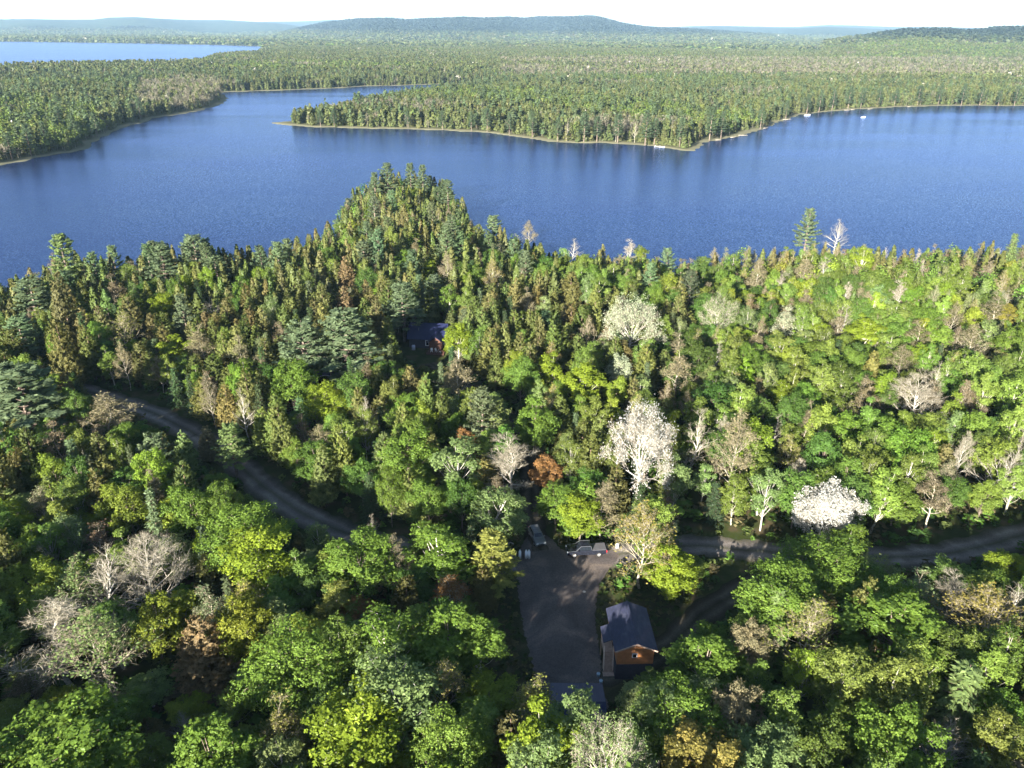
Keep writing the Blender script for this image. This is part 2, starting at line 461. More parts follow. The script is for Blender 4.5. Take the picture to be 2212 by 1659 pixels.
TREES = []     # records for labelling
def make_tree(kind, x, y, z, h, rad, tint, var=None, label=None, ref=None, lean=(0, 0), bark=None, tone='', rot=None, far=False):
    ps = PROTO[kind]
    crown, trunk = ps[(var if var is not None else random.randrange(len(ps))) % len(ps)]
    e = bpy.data.objects.new(NAME[kind], None)
    e.empty_display_size = 1
    COL.objects.link(e)
    sz = h / H0; sx = rad / PRAD[kind]
    e.location = (x, y, z - .05)
    e.rotation_euler = (lean[0], lean[1], random.uniform(0, 6.28) if rot is None else rot)
    e.rotation_mode = 'XYZ'
    e.scale = (sx, sx, sz)
    for nm, me in (('crown', crown), ('trunk', trunk)):
        if me is None: continue
        o = bpy.data.objects.new(nm, me); COL.objects.link(o); o.parent = e
        if nm == 'crown': o.color = (*tint, 1)
        else:
            b = bark or BARKC[kind]; kk = random.uniform(.85, 1.12); o.color = (*[c * kk for c in b], 1)
    e['category'] = CAT[kind]; e['group'] = GROUP[kind]
    rec = dict(o=e, kind=kind, x=x, y=y, h=h, rad=rad, tone=tone, label=label, ref=ref, far=far)
    q = proj_t(x, y, z + h * .65); rec['u'], rec['v'] = q[0], q[1]
    rec['vt'] = proj_t(x, y, z + h)[1]
    TREES.append(rec)
    return e

# ------------------------------------------------------------------ shore lines and terrain
def G(pts, z): return [(hit(x, y, z).x, hit(x, y, z).y) for x, y in pts]
near_shore = G([(0, 588), (60, 568), (130, 545), (230, 545), (300, 535), (420, 525), (500, 525), (600, 522), (640, 510), (690, 478), (732, 444),
                (762, 405), (792, 382), (870, 374), (955, 384), (1003, 420), (1028, 462), (1062, 484), (1110, 500), (1150, 508), (1190, 522), (1260, 534), (1330, 530),
                (1400, 532), (1450, 550), (1490, 556), (1540, 536), (1600, 531), (1700, 522), (1800, 518), (1850, 518), (1900, 526), (2000, 522), (2100, 526), (2212, 522)], 10.6)
NEAR = [(-900, 60), (-420, 130)] + near_shore + [(420, 210), (900, 260), (1500, 200), (1500, -1500), (-1500, -1500), (-1500, 60)]
L1 = [(-700, 520), (-200, 385), (0, 356), (60, 347), (100, 338), (150, 329), (190, 321), (215, 301), (260, 279), (310, 263), (330, 256), (420, 241), (480, 226), (492, 212), (484, 205), (455, 200.5),
      (520, 198), (600, 195.5), (680, 192.5), (740, 190), (790, 186), (840, 185.5), (890, 184), (980, 181), (1050, 180)]
C1 = [(1060, 188), (960, 203), (890, 212), (800, 228), (740, 240), (668, 256), (618, 262.5), (594, 264.5), (597, 267), (620, 270.5), (700, 276), (780, 277), (850, 279), (920, 280), (1000, 284), (1060, 288), (1100, 293),
      (1150, 300), (1180, 306), (1240, 309), (1300, 309), (1360, 312), (1400, 316), (1450, 321), (1480, 327), (1498, 326), (1506, 318), (1520, 310), (1560, 300), (1600, 292), (1640, 282), (1660, 274), (1700, 257), (1730, 248), (1760, 244), (1850, 236),
      (1950, 231), (2060, 228), (2212, 229), (2500, 236), (3200, 262)]
FAR = [(-9000, 800)] + G(L1, 0) + G(C1, 0) + [(30000, 3000), (30000, 30000), (-30000, 30000), (-30000, 800)]
_nl = G([(-900, 165), (-300, 140), (0, 134), (60, 130), (110, 131), (200, 129), (300, 128), (380, 125), (425, 120), (452, 111), (500, 109), (545, 107)], 17)
_fl = G([(572, 103), (585, 101.5), (520, 98.5), (420, 96), (300, 93.5), (150, 91.5), (0, 89.5), (-300, 86), (-900, 79)], 0)
LAKE2 = _nl + _fl

def sdist(P, poly):
    """signed distance (positive inside) of points P (n,2) to polygon"""
    poly = np.array(poly, float); n = len(poly)
    d = np.full(len(P), 1e18); ins = np.zeros(len(P), bool)
    x, y = P[:, 0], P[:, 1]
    for i in range(n):
        a = poly[i]; b = poly[(i + 1) % n]; ab = b - a
        t = np.clip(((x - a[0]) * ab[0] + (y - a[1]) * ab[1]) / max(ab.dot(ab), 1e-9), 0, 1)
        dx = x - a[0] - t * ab[0]; dy = y - a[1] - t * ab[1]
        d = np.minimum(d, dx * dx + dy * dy)
        c = (a[1] > y) != (b[1] > y)
        if ab[1] != 0:
            ins ^= c & (x < ab[0] * (y - a[1]) / ab[1] + a[0])
    d = np.sqrt(d)
    return np.where(ins, d, -d)

def sm(t): t = np.clip(t, 0, 1); return t * t * (3 - 2 * t)

RIDGES = [  # distance, sharpness, [(survey x, survey y)...]
    (12500, .35, [(-400, 52), (-100, 43), (0, 41.5), (60, 41), (120, 42.5), (200, 42), (235, 38), (290, 37), (340, 40), (400, 41.5), (480, 41), (520, 44), (600, 50), (700, 62), (760, 78)]),
    (16500, .3, [(450, 62), (520, 48), (640, 45.5), (720, 40.5), (800, 44), (900, 50), (1300, 56), (1450, 58), (1560, 55.5), (1640, 56), (1720, 57), (1790, 53), (1850, 54), (1900, 56), (1950, 58.5), (2000, 58), (2080, 60), (2150, 60), (2212, 62), (2500, 60)]),
    (8200, .4, [(560, 84), (640, 64), (700, 50), (770, 44), (840, 43), (880, 46), (930, 43), (1000, 41), (1045, 44), (1090, 40), (1125, 41), (1160, 38), (1230, 37), (1280, 37), (1305, 42), (1340, 52), (1390, 60), (1440, 64), (1480, 65), (1600, 72), (1700, 78), (1800, 88)]),
    (12500, .3, [(1380, 76), (1460, 62), (1530, 56.5), (1590, 56), (1650, 58), (1720, 61), (1780, 58.5), (1850, 60), (1920, 63), (2000, 72)]),
    (4300, .5, [(1780, 92), (1860, 82), (1920, 73), (1950, 69.5), (1990, 68), (2040, 68.5), (2080, 70.5), (2130, 68), (2160, 64), (2212, 62), (2300, 60), (2500, 66)]),
]
def ridge_h(x, y):
    r = np.hypot(x, y); az = np.arctan2(x, y); z = np.zeros_like(r)
    for D, sh, pts in RIDGES:
        A, Hh = [], []
        for px, py in pts:
            d = ray(px, py); A.append(math.atan2(d.x, d.y)); Hh.append(75 + D * d.z / math.hypot(d.x, d.y))
        wob = D * (1 + .05 * np.sin(az * 23 + D) + .03 * np.sin(az * 51))
        h = np.maximum(0, np.interp(az, A, Hh, left=0, right=0) - 8)
        q = r / wob
        prof = np.where(q < 1, sm((q - (1 - sh)) / sh), 1 - .6 * sm((q - 1) / .25))
        h = h * prof * (1 + .07 * np.sin(r / 260 + az * 40) * np.sin(az * 70 + r / 700) * (q < .95))
        z = np.maximum(z, h)
    return z

def land_h(x, y):
    P = np.stack([x, y], 1)
    s1 = sdist(P, NEAR); s2 = np.minimum(sdist(P, FAR), -sdist(P, LAKE2))
    wob = 1.6 * np.sin(x * .11 + 1.3 * np.sin(y * .07)) * np.sin(y * .09) + .8 * np.sin(x * .31 + y * .27)
    s1w = s1 + wob; s2w = s2 + wob * 1.6
    s = np.maximum(s1w, s2w)
    near = np.where(s1w > 0, .15 + .35 * sm(s1w / 3) + 4.5 * sm((s1w - 4) / 45), 0)
    far = np.where(s2w > 0, .15 + .45 * sm(s2w / 9) + 3.5 * sm((s2w - 9) / 120), 0)
    h = np.maximum(near, far)
    h = np.where(s > 0, h, -3 * sm(-s / 8) - .02)
    return np.where(s2 > 50, h + ridge_h(x, y), h), s1w, s2w

def terrain():
    az = np.concatenate([np.arange(-42, 42.01, .15), np.arange(44.5, 316, 2.5)]) * math.pi / 180
    rr = [3.0]
    while rr[-1] < 23000: rr.append(rr[-1] * (1.0085 if 60 < rr[-1] < 2500 else 1.02))
    rr = np.array(rr); na, nr = len(az), len(rr)
    X = (np.sin(az)[None] * rr[:, None]).ravel(); Y = (np.cos(az)[None] * rr[:, None]).ravel()
    Z, s1, s2 = land_h(X, Y)
    co = np.stack([X, Y, Z], 1)
    co = np.concatenate([co, [[0, 0, 5.0]]])
    i = np.arange(nr - 1)[:, None] * na; j = np.arange(na)[None]; j2 = (j + 1) % na
    q = np.stack([i + j, i + na + j, i + na + j2, i + j2], -1).reshape(-1, 4)
    me = bpy.data.meshes.new('ground')
    tri = np.stack([np.full(na, na * nr), np.arange(na), (np.arange(na) + 1) % na], 1)
    me.vertices.add(len(co)); me.vertices.foreach_set('co', co.astype(np.float32).ravel())
    lv = np.concatenate([q.ravel(), tri.ravel()]).astype(np.int32)
    me.loops.add(len(lv)); me.loops.foreach_set('vertex_index', lv)
    me.polygons.add(len(q) + len(tri))
    me.polygons.foreach_set('loop_start', np.concatenate([np.arange(len(q)) * 4, len(q) * 4 + np.arange(len(tri)) * 3]).astype(np.int32))
    me.update(calc_edges=True)
    me.polygons.foreach_set('use_smooth', np.ones(len(me.polygons), bool))
    # material
    m, nt, out = new_mat('forest_floor')
    b = N(nt, 'ShaderNodeBsdfDiffuse')
    geo = N(nt, 'ShaderNodeNewGeometry'); sep = N(nt, 'ShaderNodeSeparateXYZ'); nt.links.new(geo.outputs['Position'], sep.inputs[0])
    n1 = N(nt, 'ShaderNodeTexNoise'); n1.inputs['Scale'].default_value = .35; n1.inputs['Detail'].default_value = 8
    n2 = N(nt, 'ShaderNodeTexNoise'); n2.inputs['Scale'].default_value = .012; n2.inputs['Detail'].default_value = 10; n2.inputs['Roughness'].default_value = .75
    nt.links.new(geo.outputs['Position'], n1.inputs['Vector']); nt.links.new(geo.outputs['Position'], n2.inputs['Vector'])
    c1 = N(nt, 'ShaderNodeValToRGB'); e = c1.color_ramp.elements
    e[0].position = .3; e[0].color = (.028, .036, .014, 1); e[1].position = .7; e[1].color = (.085, .065, .04, 1)
    x = e.new(.5); x.color = (.04, .052, .018, 1)
    nt.links.new(n1.outputs['Fac'], c1.inputs['Fac'])
    c2 = N(nt, 'ShaderNodeValToRGB'); e = c2.color_ramp.elements
    e[0].position = .35; e[0].color = (.020, .034, .018, 1); e[1].position = .66; e[1].color = (.07, .078, .045, 1)
    x = e.new(.5); x.color = (.038, .054, .027, 1)
    nt.links.new(n2.outputs['Fac'], c2.inputs['Fac'])
    ln = N(nt, 'ShaderNodeVectorMath', operation='LENGTH'); nt.links.new(geo.outputs['Position'], ln.inputs[0])
    mr = N(nt, 'ShaderNodeMapRange'); mr.inputs['From Min'].default_value = 1200; mr.inputs['From Max'].default_value = 2600
    nt.links.new(ln.outputs['Value'], mr.inputs['Value'])
    mx = N(nt, 'ShaderNodeMix', data_type='RGBA'); nt.links.new(mr.outputs['Result'], mx.inputs['Factor'])
    nt.links.new(c1.outputs['Color'], mx.inputs['A']); nt.links.new(c2.outputs['Color'], mx.inputs['B'])
    sh = N(nt, 'ShaderNodeMapRange'); sh.inputs['From Min'].default_value = .35; sh.inputs['From Max'].default_value = .75
    nt.links.new(sep.outputs['Z'], sh.inputs['Value'])
    c3 = N(nt, 'ShaderNodeMix', data_type='RGBA'); c3.inputs['A'].default_value = (.16, .155, .10, 1); nt.links.new(sh.outputs['Result'], c3.inputs['Factor'])
    nt.links.new(mx.outputs['Result'], c3.inputs['B'])
    nt.links.new(c3.outputs['Result'], b.inputs['Color']); nt.links.new(b.outputs['BSDF'], out.inputs['Surface'])
    me.materials.append(m)
    o = bpy.data.objects.new('ground', me); COL.objects.link(o); o['kind'] = 'structure'
    return o
terrain()

# water -------------------------------------------------------------
def water():
    me = bpy.data.meshes.new('lake_water')
    n = 96; vs = [(math.cos(6.283185 * i / n) * 14000, math.sin(6.283185 * i / n) * 14000, 0) for i in range(n)]
    me.from_pydata(vs, [], [list(range(n))])
    m, nt, out = new_mat('lake_water')
    dfs = N(nt, 'ShaderNodeBsdfDiffuse'); dfs.inputs['Color'].default_value = (.005, .013, .050, 1)
    b = N(nt, 'ShaderNodeBsdfGlossy'); b.inputs['Color'].default_value = (.50, .61, .96, 1)
    fr = N(nt, 'ShaderNodeFresnel'); fr.inputs['IOR'].default_value = 1.36
    wm = N(nt, 'ShaderNodeMixShader'); nt.links.new(fr.outputs[0], wm.inputs['Fac']); nt.links.new(dfs.outputs[0], wm.inputs[1]); nt.links.new(b.outputs[0], wm.inputs[2])
    geo = N(nt, 'ShaderNodeNewGeometry')
    mp = N(nt, 'ShaderNodeMapping'); mp.inputs['Scale'].default_value = (.7, 1.1, 1); mp.inputs['Rotation'].default_value = (0, 0, .35)
    n1 = N(nt, 'ShaderNodeTexNoise'); n1.inputs['Scale'].default_value = 2.6; n1.inputs['Detail'].default_value = 4; n1.inputs['Roughness'].default_value = .62
    nt.links.new(geo.outputs['Position'], mp.inputs['Vector']); nt.links.new(mp.outputs['Vector'], n1.inputs['Vector'])
    # wave facets: tilt of the surface from the two first noise channels
    sb = N(nt, 'ShaderNodeVectorMath', operation='SUBTRACT'); sb.inputs[1].default_value = (.5, .5, .5); nt.links.new(n1.outputs['Color'], sb.inputs[0])
    ml = N(nt, 'ShaderNodeVectorMath', operation='MULTIPLY_ADD'); ml.inputs[1].default_value = (.60, .82, 0); ml.inputs[2].default_value = (0, 0, 1); nt.links.new(sb.outputs[0], ml.inputs[0])
    nn = N(nt, 'ShaderNodeVectorMath', operation='NORMALIZE'); nt.links.new(ml.outputs[0], nn.inputs[0]); nt.links.new(nn.outputs[0], b.inputs['Normal']); nt.links.new(nn.outputs[0], fr.inputs['Normal'])
    # gusts: broad streaks where the ripples are rougher
    mp2 = N(nt, 'ShaderNodeMapping'); mp2.inputs['Scale'].default_value = (.004, .016, 1); mp2.inputs['Rotation'].default_value = (0, 0, -.12)
    n2 = N(nt, 'ShaderNodeTexNoise'); n2.inputs['Scale'].default_value = 1; n2.inputs['Detail'].default_value = 5
    nt.links.new(geo.outputs['Position'], mp2.inputs['Vector']); nt.links.new(mp2.outputs['Vector'], n2.inputs['Vector'])
    mr = N(nt, 'ShaderNodeMapRange'); mr.inputs['From Min'].default_value = .35; mr.inputs['From Max'].default_value = .7
    mr.inputs['To Min'].default_value = .12; mr.inputs['To Max'].default_value = .26
    nt.links.new(n2.outputs['Fac'], mr.inputs['Value']); nt.links.new(mr.outputs['Result'], b.inputs['Roughness'])
    nt.links.new(wm.outputs[0], out.inputs['Surface'])
    me.materials.append(m)
    o = bpy.data.objects.new('lake_water', me); COL.objects.link(o); o['kind'] = 'structure'
water()

# ------------------------------------------------------------------ gravel, roads
def gravel_mat(name, c0, c1, c2, ruts=False):
    m, nt, out = new_mat(name)
    b = N(nt, 'ShaderNodeBsdfDiffuse')
    geo = N(nt, 'ShaderNodeNewGeometry')
    n1 = N(nt, 'ShaderNodeTexNoise'); n1.inputs['Scale'].default_value = .16; n1.inputs['Detail'].default_value = 6; n1.inputs['Distortion'].default_value = 1.2
    n2 = N(nt, 'ShaderNodeTexNoise'); n2.inputs['Scale'].default_value = 5; n2.inputs['Detail'].default_value = 6; n2.inputs['Roughness'].default_value = .8
    for n in (n1, n2): nt.links.new(geo.outputs['Position'], n.inputs['Vector'])
    r = N(nt, 'ShaderNodeValToRGB'); e = r.color_ramp.elements
    e[0].position = .32; e[0].color = (*c0, 1); e[1].position = .68; e[1].color = (*c2, 1); x = e.new(.5); x.color = (*c1, 1)
    nt.links.new(n1.outputs['Fac'], r.inputs['Fac'])
    mr = N(nt, 'ShaderNodeMapRange'); mr.inputs['From Min'].default_value = .3; mr.inputs['From Max'].default_value = .7; mr.inputs['To Min'].default_value = .6; mr.inputs['To Max'].default_value = 1.4
    nt.links.new(n2.outputs['Fac'], mr.inputs['Value'])
    vm = N(nt, 'ShaderNodeVectorMath', operation='SCALE'); nt.links.new(r.outputs['Color'], vm.inputs[0]); nt.links.new(mr.outputs['Result'], vm.inputs['Scale'])
    last = vm.outputs['Vector']
    if ruts:
        uv = N(nt, 'ShaderNodeAttribute', attribute_name='across')
        wv = N(nt, 'ShaderNodeValToRGB'); e = wv.color_ramp.elements
        e[0].position = 0; e[0].color = (.45, .50, .33, 1); e[1].position = 1; e[1].color = (.45, .50, .33, 1)
        for p, c in ((.15, (.75, .75, .7)), (.28, (1.3, 1.28, 1.25)), (.38, (1.0, 1, 1)), (.5, (.62, .66, .5)), (.62, (1.0, 1, 1)), (.72, (1.3, 1.28, 1.25)), (.85, (.75, .75, .7))):
            q = e.new(p); q.color = (*c, 1)
        ad = N(nt, 'ShaderNodeMath', operation='MULTIPLY_ADD'); ad.inputs[1].default_value = .18; nt.links.new(n1.outputs['Fac'], ad.inputs[0])
        sb = N(nt, 'ShaderNodeMath', operation='SUBTRACT'); sb.inputs[1].default_value = .09; nt.links.new(uv.outputs['Fac'], sb.inputs[0]); nt.links.new(sb.outputs[0], ad.inputs[2])
        nt.links.new(ad.outputs[0], wv.inputs['Fac'])
        mx = N(nt, 'ShaderNodeMix', data_type='RGBA', blend_type='MULTIPLY'); mx.inputs['Factor'].default_value = 1
        nt.links.new(last, mx.inputs['A']); nt.links.new(wv.outputs['Color'], mx.inputs['B']); last = mx.outputs['Result']
    nt.links.new(last, b.inputs['Color']); nt.links.new(b.outputs['BSDF'], out.inputs['Surface'])
    return m
GRAV = gravel_mat('gravel', (.064, .055, .052), (.092, .080, .077), (.17, .138, .115))
ROADM = gravel_mat('gravel_road', (.096, .086, .080), (.130, .117, .110), (.175, .158, .145), ruts=True)
TRACK = gravel_mat('dirt_track', (.045, .04, .03), (.062, .055, .043), (.085, .075, .06), ruts=True)
GRASS = gravel_mat('rough_grass', (.022, .030, .012), (.040, .042, .020), (.075, .065, .035))

def smooth_line(pts, n=12):
    P = [Vector((*p, 0)) for p in pts]; out = []
    for i in range(len(P) - 1):
        p0 = P[max(i - 1, 0)]; p1 = P[i]; p2 = P[i + 1]; p3 = P[min(i + 2, len(P) - 1)]
        for k in range(n):
            t = k / n
            out.append(.5 * ((2 * p1) + (-p0 + p2) * t + (2 * p0 - 5 * p1 + 4 * p2 - p3) * t * t + (-p0 + 3 * p1 - 3 * p2 + p3) * t ** 3))
    out.append(P[-1]); return out

ROADS = {}
def road(name, pts, w, dz, mat):
    L = smooth_line(G(pts, 5.0)); nx = 12
    vs, fs, ac = [], [], []
    for i, p in enumerate(L):
        t = (L[min(i + 1, len(L) - 1)] - L[max(i - 1, 0)]).normalized(); n = Vector((t.y, -t.x, 0))
        ww = w * (1 + .10 * math.sin(i * .9) + .06 * math.sin(i * 2.3))
        for j in range(nx + 1):
            f = j / nx; q = p + n * (f - .5) * ww
            vs.append((q.x, q.y, 5.0 + dz + .03 * math.sin(f * math.pi))); ac.append(f)
    for i in range(len(L) - 1):
        for j in range(nx):
            a = i * (nx + 1) + j; fs.append((a, a + nx + 1, a + nx + 2, a + 1))
    me = bpy.data.meshes.new(name); me.from_pydata(vs, [], fs)
    a = me.attributes.new('across', 'FLOAT', 'POINT'); a.data.foreach_set('value', ac)
    me.materials.append(mat); me.polygons.foreach_set('use_smooth', [True] * len(fs))
    o = bpy.data.objects.new(name, me); COL.objects.link(o); o['kind'] = 'structure'
    ROADS[name] = [(p.x, p.y) for p in L]
road('gravel_road', [(60, 836), (150, 838), (240, 862), (330, 893), (430, 943), (500, 992), (570, 1052), (650, 1108), (750, 1152), (860, 1185), (1000, 1205), (1120, 1218), (1220, 1212), (1330, 1200), (1480, 1180), (1600, 1188), (1740, 1200), (1900, 1206), (2060, 1194), (2212, 1155), (2420, 1095)], 5.6, .03, ROADM)
road('dirt_track', [(1760, 1198), (1640, 1254), (1520, 1325), (1440, 1400), (1330, 1450), (1220, 1450)], 4.2, .018, TRACK)
road('cabin_driveway', [(1168, 1190), (1156, 1150), (1148, 1090), (1146, 1030), (1130, 960), (1060, 880), (980, 815), (930, 785)], 3.6, .045, TRACK)

def blob_sheet(name, pts, dz, mat, jag=.5):
    L = smooth_line(G(pts + [pts[0]], 5.0), 16)[:-1]
    out = []
    for i, p in enumerate(L):
        out.append((p.x + random.uniform(-jag, jag), p.y + random.uniform(-jag, jag), 5 + dz))
    me = bpy.data.meshes.new(name); me.from_pydata(out, [], [list(range(len(out)))])
    me.materials.append(mat)
    o = bpy.data.objects.new(name, me); COL.objects.link(o); o['kind'] = 'structure'
    return out
blob_sheet('grass_verge', [(1065, 1215), (1110, 1180), (1200, 1185), (1320, 1190), (1330, 1290), (1440, 1290), (1450, 1420), (1360, 1500), (1330, 1600), (1130, 1600), (1040, 1480), (1045, 1300)], .010, GRASS, .3)
blob_sheet('gravel_yard', [(1112, 1215), (1125, 1185), (1150, 1150), (1185, 1160), (1225, 1192), (1300, 1185), (1335, 1200), (1312, 1235), (1290, 1280), (1287, 1350), (1296, 1420), (1300, 1480), (1310, 1560), (1190, 1570), (1160, 1480), (1140, 1400), (1125, 1320), (1118, 1260)], .06, GRAV, .16)

# ------------------------------------------------------------------ far forest (one mesh each)
def lod_template(kind, rng, nq):
    """small tree of unit height; returns quads (n,4,3) and per quad value"""
    if kind in ('cedar', 'pine'):
        t = rng.uniform(0, 1, nq) ** 1.25
        if kind == 'cedar':
            prof = .165 * (1 - t) ** .7 * np.minimum(1, t * 5 + .5); z = .04 + .93 * t; up = .7; a, b = .075, .035
        else:
            tier = np.floor(t * 9) / 9; prof = .17 * (1 - t) ** .55 * (.55 + .6 * rng.uniform(0, 1, nq)); z = .28 + .7 * tier + rng.normal(size=nq) * .008; up = .15; a, b = .07, .03
        az = rng.uniform(0, 6.283, nq)
        out = np.stack([np.cos(az), np.sin(az), np.zeros(nq)], 1)
        r = prof * (1 + .3 * np.sin(az * 3 + t * 9)) * rng.uniform(.7, 1, nq)
        C = out * r[:, None]; C[:, 2] = z
        T = out * .6 + np.array([0, 0, up]) + rng.normal(size=(nq, 3)) * .2
        Nn = out + np.array([0, 0, .4 if kind == 'cedar' else 1.1]) + rng.normal(size=(nq, 3)) * .35
        s = math.sqrt(90 / nq)
        Q = leaves(C, Nn, a * s, b * s * 1.15, rng, T)
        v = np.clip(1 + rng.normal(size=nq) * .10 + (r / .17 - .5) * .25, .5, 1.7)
    elif kind == 'round':
        d = nrm(rng.normal(size=(nq, 3)) + np.array([0, 0, .3])); f = rng.uniform(.65, 1, (nq, 1))
        rip = 1 + .25 * np.sin(d[:, :1] * 5) * np.sin(d[:, 1:2] * 6 + 1) + .2 * np.sin(d[:, 2:] * 7)
        C = d * f * rip * np.array([.22, .22, .36]); C[:, 2] += .6
        s = math.sqrt(90 / nq)
        Q = leaves(C, d + rng.normal(size=(nq, 3)) * .5, .048 * s, .036 * s, rng)
        v = np.clip(1 + rng.normal(size=nq) * .13, .5, 1.7)
    else:  # sparse twiggy crown
        d = nrm(rng.normal(size=(nq, 3)) + np.array([0, 0, .35])); f = rng.uniform(.3, 1, (nq, 1))
        C = d * f * np.array([.2, .2, .36]); C[:, 2] += .58
        s = math.sqrt(90 / nq)
        Q = leaves(C, rng.normal(size=(nq, 3)), .09 * s, .011 * s, rng, d + np.array([0, 0, .8]))
        v = np.clip(1 + rng.normal(size=nq) * .25, .5, 1.7)
    tv = None
    if nq >= 30:
        tr = tubes([((0, 0, 0), (0, 0, .62), .011, .007)], 3); Q = np.concatenate([Q, tr]); v = np.concatenate([v, np.full(3, -1.0)])
    return Q, v

def forest(name, label, X, Y, Z, Hh, kinds, cols, nq, wid=None, cat='forest', barks=None):
    """X.. arrays, kinds array of strings, cols (n,3)"""
    rng = np.random.default_rng(len(X))
    Qs, Cs = [], []
    wid = np.ones(len(X)) if wid is None else wid
    for kd in np.unique(kinds):
        sel = np.where(kinds == kd)[0]
        tmp = [lod_template(kd, rng, nq) for _ in range(5)]
        for ti, (Q, v) in enumerate(tmp):
            s = sel[ti::5]
            if not len(s): continue
            a = rng.uniform(0, 6.283, len(s)); ca, sa = np.cos(a)[:, None, None], np.sin(a)[:, None, None]
            h = Hh[s][:, None, None]; w = h * wid[s][:, None, None]
            q = Q[None]
            x = (q[..., 0] * ca - q[..., 1] * sa) * w + X[s][:, None, None]
            y = (q[..., 0] * sa + q[..., 1] * ca) * w + Y[s][:, None, None]
            z = q[..., 2] * h + Z[s][:, None, None]
            Qs.append(np.stack([x, y, z], -1).reshape(-1, 4, 3).astype(np.float32))
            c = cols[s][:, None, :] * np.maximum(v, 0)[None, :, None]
            bk = np.array([.30, .28, .24]) if kd in ('round', 'sparse') else np.array([.15, .12, .1])
            c = np.where((v < 0)[None, :, None], bk, c)
            Cs.append(c.reshape(-1, 3).astype(np.float32))
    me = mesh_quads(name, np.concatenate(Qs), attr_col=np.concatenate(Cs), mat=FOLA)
    o = bpy.data.objects.new(name, me); COL.objects.link(o)
    o['kind'] = 'stuff'; o['label'] = label; o['category'] = cat
    return o

def scatter_far(r0, r1, spacing, rng, azlim=38):
    """roughly even points in the wedge, jittered"""
    pts = []
    area = (r1 ** 2 - r0 ** 2) * azlim * math.pi / 180
    n = int(area / spacing ** 2)
    r = np.sqrt(rng.uniform(r0 ** 2, r1 ** 2, n)); a = rng.uniform(-azlim, azlim, n) * math.pi / 180
    return r * np.sin(a), r * np.cos(a)

OL = np.array([.090, .108, .040]); OLB = np.array([.096, .103, .042]); DG = np.array([.068, .088, .034]); PG = np.array([.075, .105, .052])
LG = np.array([.098, .140, .036]); YG = np.array([.13, .155, .045]); GB = np.array([.165, .155, .115]); RU = np.array([.17, .10, .06]); WH = np.array([.5, .48, .42])
def noise2(x, y, s, k=0):
    x = x / s; y = y / s
    return (np.sin(x * 1.3 + 2.1 * np.sin(y * .9 + k)) + np.sin(y * 1.7 + 1.9 * np.sin(x * .8 + k * 2)) + np.sin((x + y) * .7 + k)) / 3

